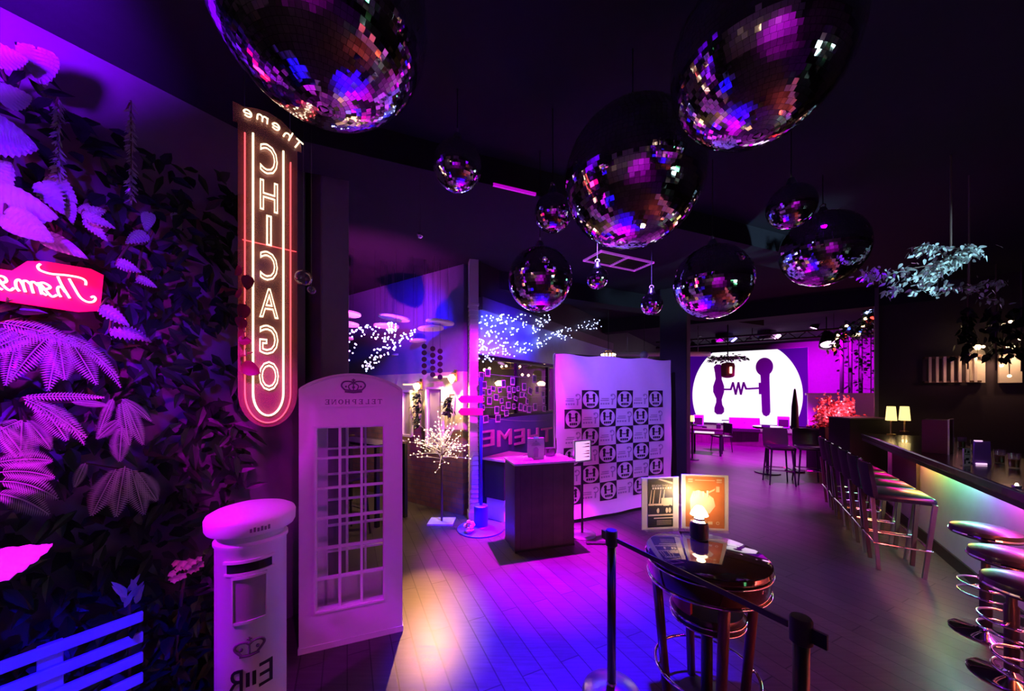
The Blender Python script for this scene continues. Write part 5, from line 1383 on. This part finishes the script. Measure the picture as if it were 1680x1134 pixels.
# things on the counter
def on_bar(px, py, z=1.132):
    d = FPX * (CH - z) / (py - HY); return W(px, py, d)
for px, py, lab in ((1462, 725, 'left lit square-shaded lamp of the pair on the far bar end'), (1484, 722, 'right lit square-shaded lamp of the pair on the far bar end')):
    p = RM(1.62 if px < 1470 else 1.86, 7.15 if px < 1470 else 7.28, 1.13)
    q = (px - HX) / FPX; d = 1.70 if px < 1470 else 2.02; dd = d / (q * UX + UY); p = W(px, 700, dd); p.z = 1.13
    k = dd / FPX
    t = thing('bar_lamp', lab, 'lamp', p, VANG)
    b = MB(); b.lathe([(.05, 0), (.05, .012), (.012, .02), (.012, 16 * k * .9), (.0, 16 * k)], 16); b.build('base', M['gold'], t, 2)
    z0 = 1.75 - (690 - HY) * k - 1.13; z1 = 1.75 - (667 - HY) * k - 1.13
    b = MB(); b.lathe([(.012, -.01), (.012, z0 + .02)], 8); b.build('stem', M['gold'], t)
    b = MB(); w0, w1 = 10.5 * k, 8 * k
    b.loft([[(sx * w0 * .54, sy * w0 * .54, z0) for sx, sy in ((-1, -1), (1, -1), (1, 1), (-1, 1))], [(sx * w1 * .54, sy * w1 * .54, z1) for sx, sy in ((-1, -1), (1, -1), (1, 1), (-1, 1))]]); b.build('lamp_shade', M['shade'], t)
    lamp('bar_lamp_light', 'POINT', (p.x, p.y, 1.13 + z0 - .03), .5, WRM, radius=.03)
p = on_bar(1538, 742)
t = thing('display_case', 'tall dim glass-fronted box standing on the bar', 'box', p, VANG - .4)
b = MB(); b.box((0, 0, .17), (.26, .18, .34)); b.build('body', M['leatherd'], t); b = MB()
for sx in (-1, 1): b.box((sx * .128, -.088, .17), (.012, .012, .35))
b.box((0, -.088, .345), (.27, .012, .012)); b.build('frame', M['steel'], t)
p = on_bar(1586, 765)
t = thing('price_card', 'white printed card standing upright on the bar', 'card', p, .15)
b = MB(); b.box((0, 0, .075), (.075, .006, .15)); b.build('card', M['paper'], t); b = MB()
for i, (x, z, w_, h_) in enumerate(((-.02, .13, .012, .03), (.012, .12, .02, .02), (0, .10, .05, .006), (.0, .06, .03, .02), (-.025, .04, .01, .04), (.02, .03, .02, .015))): b.box((x, -.004, z), (w_, .002, h_))
b.build('print', M['ink'], t); b = MB(); b.box((0, .015, .004), (.06, .04, .008)); b.build('foot', M['clear'], t)
p = on_bar(1612, 762)
t = thing('menu_holder', 'slanted violet menu board with lit edges on the bar', 'menu', p, -.25)
b = MB(); b.prism([(-.07, 0), (.05, 0), (.075, .20), (-.03, .20)], (0, 0, 0), (1, 0, 0), (0, .2, .98), (0, -1, 0), .012); b.build('board', mat('violet_menu', (.3, .1, .6), .4), t)
b = MB(); b.box((-.005, .03, .199), (.05, .014, .010)); b.box((-.02, -.014, .006), (.07, .014, .012)); b.build('edge', mat('lit_edge', (1, .8, 1), .4, emit=(1, .6, .9), estr=1.2, var=0), t)
b = MB(); b.box((0, .05, .005), (.12, .08, .01)); b.build('foot', M['black'], t)
for i, (px, py) in enumerate(((1559, 735), (1578, 735), (1600, 740), (1640, 760), (1664, 768))):
    p = on_bar(px, py)
    t = thing('drinking_glass', ['small clear glass between the dim box and the white card on the bar', 'clear glass just behind the white card on the bar', 'clear glass behind the slanted menu on the bar', 'clear glass right of the slanted menu on the bar', 'bluish glass at the picture edge on the bar'][i], 'glass', p)
    b = MB(); b.lathe([(.028, 0), (.034, .12), (.031, .12), (.025, .008), (0, .008)], 20); b.build('glass', M['clear'], t, 2)
    b = MB(); b.lathe([(.0255, .009), (.029, .07), (0, .07)], 16); b.build('drink', M['bottle'], t)
p = on_bar(1668, 800)
t = thing('tea_light', 'small lit tea light on the bar at the picture edge', 'candle', p)
b = MB(); b.lathe([(.02, 0), (.022, .014), (.018, .014), (.016, .008)], 16); b.build('cup', M['steel'], t); b = MB(); b.ball((0, 0, .018), .008, 8, (1, 1, 1.6)); b.build('flame', M['shadew'], t)
# unseen backlit shelf added past the right picture edge for mirror-ball reflections
t = thing('unseen_bottle_shelf', 'unseen backlit bottle shelf added beyond the right picture edge for mirror-ball reflections', 'shelf', RM(3.3, 1.5), VANG)
b = MB(); b.box((0, -.2, 1.6), (1.9, .04, 1.5)); b.build('back_board', M['black'], t)
for i in range(3): b = MB(); b.box((0, -.08, 1.0 + i * .42), (1.9, .24, .03)); b.build('shelf', M['darkwood'], t)
for i, (x, z, m_) in enumerate(((-.6, 1.2, 'backlit'), (0, 1.2, 'backlit'), (.6, 1.2, 'backlitg'), (-.6, 1.62, 'backlitg'), (0, 1.62, 'backlit'), (.6, 1.62, 'backlit'), (-.6, 2.04, 'backlit'), (0, 2.04, 'backlitg'), (.6, 2.04, 'backlit'))):
    b = MB(); b.box((x, -.172, z), (.40, .01, .07)); b.build('light_panel', M[m_], t)
for sx in (-.93, .93): b = MB(); b.box((sx, -.1, 1.17), (.04, .24, 2.34)); b.build('side_panel', M['black'], t)
# bar chairs with backs
grp = 'bar chairs along the bar'
lab = ['bar chair nearest the camera in the row, seat lit by rainbow light', 'second bar chair in the row from the lit one', 'third bar chair in the row along the bar', 'fourth bar chair in the row along the bar', 'fifth bar chair in the row along the bar', 'farthest bar chair of the row, beside the dark cabinet']
tt = thing('bar_chair', lab[0], 'bar chair', RM(1.17, 5.10), VANG, grp)      # local +y points away from the bar (-u)
sz = .76
b = MB(); b.rbox((0, -.04, sz - .03), (.40, .42, .075), .03); b.build('seat', M['leather'], tt, 2)
b = MB(); rings = []
for z, y, w_ in ((sz - .05, .17, .19), (sz + .06, .185, .205), (sz + .22, .21, .205), (sz + .285, .215, .185)):
    rings.append([Vector((x * w_ / .2, y + (.035 if f else 0) - .03 * (x / .2) ** 2, z)) for f, xs in ((0, (-.2, -.1, 0, .1, .2)), (1, (.2, .1, 0, -.1, -.2))) for x in xs])
b.loft(rings); b.build('backrest', M['blackm'], tt, 2)
b = MB(); b.tube([(-.17, .20, sz + .287), (-.06, .232, sz + .296), (.06, .232, sz + .296), (.17, .20, sz + .287)], .006, 6); b.build('chrome_trim', M['chrome'], tt)
for sx in (-1, 1):
    for sy in (-1, 1): b = MB(); b.box((0, 0, 0), (.03, .03, .72)); o = b.build('leg', M['steel'] if sx < 0 else M['darkwood'], tt); o.location = (sx * .18, sy * .18 - .02, .355); o.rotation_euler = (-sy * .075, sx * .075, 0)
b = MB(); b.tube([(sx * .195, sy * .195 - .02, .27) for sx, sy in ((-1, -1), (1, -1), (1, 1), (-1, 1))], .009, 8, True); b.build('footrest', M['chrome'], tt)
for i in range(1, 6): dup(tt, RM(1.17 - .01 * i, 5.10 + .455 * i), VANG + random.uniform(-.08, .08), lab[i])
# round pedestal stools
def round_stool(p, label, rz=0):
    t = thing('round_stool', label, 'bar stool', p, rz, 'round pedestal stools at the bar')
    b = MB(); b.lathe([(0, .70), (.13, .70), (.168, .715), (.172, .74), (.165, .765), (.12, .78), (0, .785)], 36); b.build('seat', M['leather'], t, 2)
    b = MB(); b.lathe([(.170, .722), (.177, .73), (.174, .738)], 36); b.build('seat_trim', M['chrome'], t)
    b = MB(); b.lathe([(.03, .03), (.03, .45), (.022, .46), (.022, .66), (.09, .70)], 20); b.build('pedestal', M['black'], t, 2)
    b = MB(); b.ring((0, 0, .36), .13, .008, 36, 8); b.ring((0, 0, .29), .13, .007, 36, 8)
    b.cyl((0, 0, .36), (.13, 0, .36), .007); b.cyl((0, 0, .36), (-.13, 0, .36), .007); b.build('footrest', M['chrome'], t, True)
    b = MB(); b.lathe([(.0, 0), (.17, 0), (.175, .008), (.16, .018), (.06, .03), (.035, .05), (.03, .06)], 40); b.build('base', M['chrome'], t, 2)
    return t
r0 = round_stool(RM(1.40, 4.05), 'round black stool with rainbow reflections on its seat, nearest the lit bar chair')
dup(r0, RM(1.31, 3.50), .4, 'second round black stool at the right picture edge')
dup(r0, RM(1.20, 3.02), .9, 'third round black stool, lowest at the right picture edge')
# leafy sprays hanging over the bar
def spray(pts, root, label, n, spread):
    t = thing('hanging_foliage', label, 'plant', root)
    R0 = Vector(root); bs = MB(); b = MB()
    for line in pts:
        q = catmull([Vector(p) - R0 for p in line], 5); bs.tube(q, .004, 5)
        for k in range(n):
            c = random.choice(q) + Vector((random.gauss(0, spread), random.gauss(0, spread), random.gauss(0, spread * .7)))
            leaf(b, c, (random.uniform(-1, .4), random.uniform(-.6, .6), random.uniform(-.9, .2)), (random.uniform(-.3, 1), random.uniform(-1, .3), random.uniform(-.3, 1)), .042, .020, .3, .001, 2, .1, 0, 4, 1)
    bs.cyl((0, 0, 0), (0, 0, H - R0.z), .006, n=6)
    bs.build('stem', M['stem'], t); b.build('foliage', M['sage'], t)
spray([[W(1560, 430, 2.75), W(1500, 440, 2.7), W(1450, 452, 2.65), W(1420, 448, 2.6)], [W(1560, 430, 2.75), W(1500, 455, 2.7), W(1462, 478, 2.65)], [W(1560, 430, 2.75), W(1530, 405, 2.8), W(1505, 412, 2.8)], [W(1560, 430, 2.75), W(1600, 415, 2.7), W(1580, 408, 2.7)], [W(1555, 432, 2.75), W(1530, 455, 2.7), W(1510, 478, 2.68)]], W(1560, 428, 2.75), 'white-lit leafy spray hanging over the bar beside a mirror ball', 130, .03)
spray([[W(1590, 470, 3.0), W(1560, 472, 2.95), W(1545, 475, 2.9)], [W(1590, 470, 3.0), W(1630, 462, 3.0), W(1640, 470, 3.0)], [W(1590, 470, 3.0), W(1620, 490, 3.0), W(1640, 495, 3.0)]], W(1590, 466, 3.0), 'dimmer leafy spray below the white-lit one over the bar', 40, .03)
lamp('spray_spot', 'SPOT', RM(2.75, 2.6, 1.9), 600, (.42, .72, 1), W(1520, 440, 2.75), 24, .6, .05)
# warm panels on the wall beyond the bar
PV = 8.68
for i, (px, py, hw, lab, lab2) in enumerate(((1604, 573, 13, 'warm wall lamp over the left pale arched panel beyond the bar', 'left pale arched wall panel beyond the bar'), (1658, 560, 19, 'warm wall lamp over the right pale arched panel beyond the bar', 'right pale arched wall panel beyond the bar, at the picture edge'))):
    p = on_v(px, py, PV); k = p.y / FPX
    z1 = on_v(px, 572, PV).z; z0 = on_v(px, 628, PV).z
    w2 = hw * k * .62
    b = MB(); b.prism([(-w2, z0), (w2, z0)] + arc(0, z1 - w2, w2, 0, 180, 16), (0, 0, 0), (1, 0, 0), (0, 0, 1), (0, 1, 0), .04)
    q = on_v(px, py, 8.74); o = b.build('arched_panel', M['cream'], None, False, (q.x, q.y, 0), UANG); tag(o, lab2, 'wall panel')
    t = thing('wall_sconce', lab, 'wall lamp', (p.x, p.y, z1 + .03), UANG)
    b = MB(); b.lathe([(.02, -.05), (.045, 0), (.02, .03), (0, .03)], 18); b.build('shade', M['sconce'], t, 2); b = MB(); b.box((0, .07, 0), (.04, .12, .06)); b.build('bracket', M['gold'], t)
    lamp('alcove_light', 'SPOT', (p.x - VX * .10, p.y - VY * .10, z1), 14, (1, .58, .34), (p.x + VX * .05, p.y + VY * .05, z1 - 1), 110, .6, .03)
t = thing('slatted_screen', 'row of thin pale slats left of the arched panels beyond the bar', 'room divider', on_v(1563, 606, PV), UANG)
for i in range(7): b = MB(); b.box((-.24 + i * .08, .02, 0), (.03, .03, .42)); b.build('slat', M['cream'], t)
for z in (-.2, .2): b = MB(); b.box((0, .05, z), (.6, .08, .03)); b.build('rail', M['darkwood'], t)
lamp('slat_light', 'POINT', t.location - Vector((VX * .25, VY * .25, .1)), .8, (1, .35, .4), radius=.05)
for i, (px, dz) in enumerate(((1588, .25), (1634, .1), (1676, .3))):
    p = on_v(px, 545, 8.1)
    t = thing('hanging_plant', ['dark trailing plant between the slats and the left arched panel', 'dark trailing plant between the two arched panels', 'dark trailing plant over the right arched panel at the picture edge'][i], 'plant', (p.x, p.y, p.z))
    b = MB(); b.cyl((0, 0, -.55), (0, 0, H - p.z), .008, n=6); b.build('stem', M['stem'], t); b = MB()
    for k in range(70): leaf(b, (random.gauss(0, .045), random.gauss(0, .05), random.uniform(-.38, .35)), (random.uniform(-1, 1), random.uniform(-1, 1), -.7), (random.uniform(-1, 1), -1, .5), .11, .07, .3, 0, 1, .1, 0, 4, 1)
    b.build('foliage', M['green'], t)
XB = [(1583, 546), (1594, 533), (1652, 537), (1663, 533), (1658, 528), (1643, 600), (1640, 562), (1613, 569), (1674, 556), (1647, 533), (1656, 617)]
t = thing('warm_bulb_string', 'string of warm white bulbs among the dark plants over the arched panels', 'string lights', on_v(1630, 545, 8.4))
b = MB(); R0 = t.location; pts = [on_v(x, y, 8.4) - R0 for x, y in sorted(XB)]
b.tube(catmull(pts, 3), .004, 5); b.cyl(pts[3], (pts[3].x, pts[3].y, H - R0.z), .004, n=5); b.build('wire', M['black'], t)
for q in pts: b = MB(); b.ball(q, .022, 8); b.build('bulb', M['bulbw'], t)

# ------------------------------------------------------------------ round high table with its stool
TT = .85
TP = Vector((1.093, 2.0, 0))
t = thing('round_high_table', 'round lacquered black table with inward-leaning legs in the foreground', 'table', TP)
b = MB(); b.lathe([(0, TT - .045), (.300, TT - .045), (.312, TT - .036), (.318, TT - .02), (.312, TT - .005), (.302, TT), (0, TT)], 72); b.build('tabletop', M['glosswood'], t, 2)
b = MB(); b.lathe([(.285, TT - .148), (.300, TT - .144), (.305, TT - .135), (.305, TT - .048), (.285, TT - .046)], 72); b.build('apron', M['glosswood'], t, 2)
b = MB(); b.ring((0, 0, TT - .145), .305, .007, 64, 8); b.ring((0, 0, TT - .045), .314, .005, 64, 8); b.build('edge_trim', M['chrome'], t, True)
LEGS = (-1.75, -.12, 1.45, 3.02)
for a in LEGS:
    b = MB(); q = Vector((math.cos(a), math.sin(a), 0)); b.tube([q * .272 + Vector((0, 0, TT - .06)), q * .205 + Vector((0, 0, .0))], [.028, .023], 12); b.build('leg', M['darkwood'], t, True)
b = MB(); b.ring((0, 0, .20), .262, .009, 56, 8)
for a in LEGS: q = Vector((math.cos(a), math.sin(a), 0)); b.cyl(q * .215 + Vector((0, 0, .20)), q * .262 + Vector((0, 0, .20)), .009)
b.build('foot_ring', M['chrome'], t, True)
t = thing('low_back_stool', 'dark seat with a dark red back tucked under the round table', 'stool', TP + Vector((.02, .02, 0)))
b = MB(); b.lathe([(0, .46), (.16, .46), (.185, .475), (.188, .52), (.175, .545), (0, .552)], 44); b.build('seat', M['leather'], t, 2)
b = MB(); b.ring((0, 0, .512), .190, .007, 48, 8); b.ring((0, 0, .478), .188, .005, 48, 8); b.build('seat_trim', M['chrome'], t, True)
b = MB(); rings = []
for z in (.54, .57, .66, .69):
    rings.append([Vector((rr * math.cos(a), rr * math.sin(a), z)) for rr, aa in ((.155, range(95, 216, 10)), (.178, range(215, 94, -10))) for a in [math.radians(k) for k in aa]])
b.loft(rings); b.build('backrest', M['leatherd'], t, 2)
b = MB(); b.lathe([(.15, 0), (.15, .012), (.035, .03), (.03, .05), (.03, .46)], 28); b.build('pedestal', M['black'], t, 2)
# poster holders
def poster(px0, px1, ptop, pbot, label, nm):
    zb = TT + .001
    d = FPX * (CH - zb) / (pbot - HY)
    a = W(px0, pbot, d); c = W(px1, pbot, d); hh = (pbot - ptop) / FPX * d
    wd = c.x - a.x
    return thing('poster_holder', label, 'poster', ((a.x + c.x) / 2, d, zb), 0.0), wd, hh
t, wd, hh = poster(1051, 1115, 783, 868, 'dark band-photo poster in an acrylic holder, left one on the round table', 0)
t.rotation_euler = (0, 0, .12)
b = MB(); b.box((0, .0, hh / 2), (wd, .006, hh)); pg = b.build('sheet', M['paper'], t)
def rect(x0, x1, z0, z1, y=-.0045, d=.001): b.box(((x0 + x1) / 2 * wd, y, (z0 + z1) / 2 * hh), ((x1 - x0) * wd, d, (z1 - z0) * hh))
b = MB(); b.k = 0; rect(-.34, .34, .04, .97)
b.k = 1
for x in (-.30, -.22, -.05, .05): b.prism([(x * wd, .50 * hh), ((x + .03) * wd, .50 * hh), ((x + .07) * wd, .76 * hh), ((x + .05) * wd, .76 * hh)], (0, -.0052, 0), (1, 0, 0), (0, 0, 1), (0, 1, 0), .0006)
rect(.02, .32, .45, .60, -.0054); rect(-.34, .34, .26, .29, -.0054); rect(-.18, .34, .205, .225, -.0054); rect(-.33, .02, .46, .495, -.0054)
b.prism([(-.08 * wd, .96 * hh), (.33 * wd, .86 * hh), (.33 * wd, .90 * hh), (0.0 * wd, .97 * hh)], (0, -.0056, 0), (1, 0, 0), (0, 0, 1), (0, 1, 0), .0006)
for i in range(4): rect(-.1, .3, .09 + i * .025, .095 + i * .025, -.0054)
b.k = 0
for i in range(9):
    x = -.30 + i * .07; b.ball((x * wd, -.0058, (.40 + .02 * (i % 3)) * hh), .010, 8, (.8, .06, 1)); b.box((x * wd, -.0058, .34 * hh), (.014, .0008, .10 * hh))
b.k = 1
for x in (-.07, .17, .25): b.ball((x * wd, -.006, .36 * hh), .011, 8, (1, .06, 1.7))
b.build('picture', [M['ink'], M['tan']], pg)
b = MB(); put_text(b, 'LIVE HOUSE', .02, (-.03 * wd, -.0062, .84 * hh), (1, 0, 0), (0, 0, 1), (0, -1, 0), .0008, wid=.42 * wd, hgt=.038 * hh)
for i in range(8): b.box(((-.20 + i * .068) * wd, -.006, .79 * hh), (.046 * wd, .001, .036 * hh))
b.build('lettering', M['paper'], pg)
b = MB(); b.box((0, -.008, hh / 2 - .003), (wd + .012, .003, hh + .012)); b.box((0, -.02, .003), (wd * .94, .07, .006)); b.build('holder', M['sheet'], t)
t, wd, hh = poster(1120, 1192, 779, 869, 'orange microphone poster in an acrylic holder, right one on the round table', 0)
t.rotation_euler = (0, 0, -.16)
b = MB(); b.box((0, .0, hh / 2), (wd, .006, hh)); pg = b.build('sheet', M['paper'], t)
b = MB(); rect(-.41, .41, .04, .965)
b.k = 1
# hand holding a microphone
b.prism([(x * wd, z * hh) for x, z in ((-.30, .30), (.10, .30), (.22, .44), (.18, .58), (.08, .64), (-.02, .68), (-.14, .72), (-.26, .68), (-.32, .55))], (0, -.0054, 0), (1, 0, 0), (0, 0, 1), (0, 1, 0), .0006)
for i in range(4): b.tube([((-.22 + i * .09) * wd, -.0056, .60 * hh), ((-.24 + i * .10) * wd, -.0056, (.70 + .015 * (i % 2)) * hh)], .007, 8)
b.prism([(x * wd, z * hh) for x, z in ((.06, .66), (.20, .72), (.22, .76), (.08, .70))], (0, -.0058, 0), (1, 0, 0), (0, 0, 1), (0, 1, 0), .0006)
b.box((.27 * wd, -.0058, .745 * hh), (.07 * wd, .001, .10 * hh))
for z in (.92, .90, .87): b.box((-.31 * wd, -.0056, z * hh), (.10 * wd, .001, .012 * hh)); b.box((.30 * wd, -.0056, z * hh), (.11 * wd, .001, .012 * hh))
b.box((0, -.0056, .90 * hh), (.42 * wd, .001, .010 * hh))
b.box((.10 * wd, -.0056, .13 * hh), (.12 * wd, .001, .05 * hh)); b.tube([((.27 + .03 * math.cos(a)) * wd, -.0056, .13 * hh + .03 * wd * math.sin(a)) for a in [2 * PI * i / 12 for i in range(12)]], .002, 6, True)
b.k = 0
b.build('picture', [M['orange'], M['tan']], pg)
b = MB(); b.box((0, -.008, hh / 2 - .003), (wd + .012, .003, hh + .012)); b.box((0, -.02, .003), (wd * .94, .07, .006)); b.build('holder', M['sheet'], t)
# little glowing lamp
p = W(1147, 880, FPX * (CH - TT) / 237); p.z = TT + .001
t = thing('table_lamp', 'little glowing oil lamp on the round table before the orange poster', 'lamp', p)
k = p.y / FPX
b = MB(); b.lathe([(13 * k, 0), (14 * k, .004), (14 * k, 20 * k), (13 * k, 24 * k), (0, 24 * k)], 28); b.build('base', M['black'], t, 2)
b = MB(); b.lathe([(12 * k, 24 * k), (13 * k, 27 * k), (8 * k, 29 * k), (8 * k, 32 * k), (3 * k, 34 * k), (3 * k, 37 * k)], 24); b.build('collar', M['chrome'], t, 2)
b = MB(); b.lathe([(13.5 * k, 37 * k), (11.5 * k, 42 * k), (7 * k, 49 * k), (5 * k, 51 * k)], 28); b.build('lamp_shade', M['shadew'], t, True)
lamp('table_lamp_light', 'POINT', p + Vector((0, -.01, 58 * k)), 3.6, (1, .60, .26), radius=.03)

# ------------------------------------------------------------------ belt barrier posts
PA = Vector((.580, 2.06, 0)); PB = Vector((1.03, 1.26, 0))
def post(p, label, rz):
    t = thing('barrier_post', label, 'barrier post', p, rz, 'black belt barrier posts')
    b = MB(); b.lathe([(0, 0), (.165, 0), (.168, .01), (.15, .03), (.07, .05), (.03, .06), (.026, .07)], 40); b.build('base', M['steel'] if p.x < .8 else M['black'], t, 2)
    b = MB(); b.cyl((0, 0, .05), (0, 0, .87), .025, n=24); b.build('pole', M['black'], t, True)
    b = MB(); b.lathe([(.028, .86), (.034, .865), (.034, .945), (.030, .952), (0, .953)], 24); b.build('head', M['blackm'], t, 2)
    return t
dr = (PB - PA).normalized(); ra_ = math.atan2(dr.y, dr.x)
tA = post(PA, 'black belt barrier post left of the round table, with a pale dome base', ra_)
tB = post(PB, 'dark belt barrier post in front of the round table at the bottom edge', ra_)
Lb = (PB - PA).length
b = MB(); b.box((Lb / 2, 0, .905), (Lb - .08, .006, .024)); o = b.build('belt', mat('belt_webbing', (.05, .035, .06), .7, scale=120), tA)
b = MB(); b.box((-.05, .0, .905), (.05, .012, .05)); b.build('clip', M['black'], tA)
b = MB(); b.box((.05, .0, .905), (.05, .012, .05)); b.build('clip', M['black'], tB)
# loose belt tab on the sign-stand side
b = MB(); b.rbox((0, 0, .01), (.32, .06, .02), .006); o = b.build('loose_belt_tab', M['blackm'], None, False, (1.02, 4.10, 0), -.05); tag(o, 'short black loose belt end on the floor beside the sign-stand base', 'strip')

# ------------------------------------------------------------------ unseen rear of the hall: wall lamps added for the mirror balls to reflect
for i, (u_, v_) in enumerate(((-1.5, -3.4), (.2, -3.4), (1.9, -3.4))):
    p = RM(u_, v_, 2.1)
    t = thing('wall_sconce', ['added warm wall lamp behind the camera by the green wall', 'added warm wall lamp behind the camera in the middle', 'added warm wall lamp behind the camera by the bar'][i], 'wall lamp', p, UANG)
    b = MB(); b.lathe([(.05, -.12), (.10, 0), (.05, .10), (0, .10)], 18); b.build('shade', M['sconce'], t, 2); b = MB(); b.box((0, -.06, 0), (.07, .10, .12)); b.build('bracket', M['gold'], t)
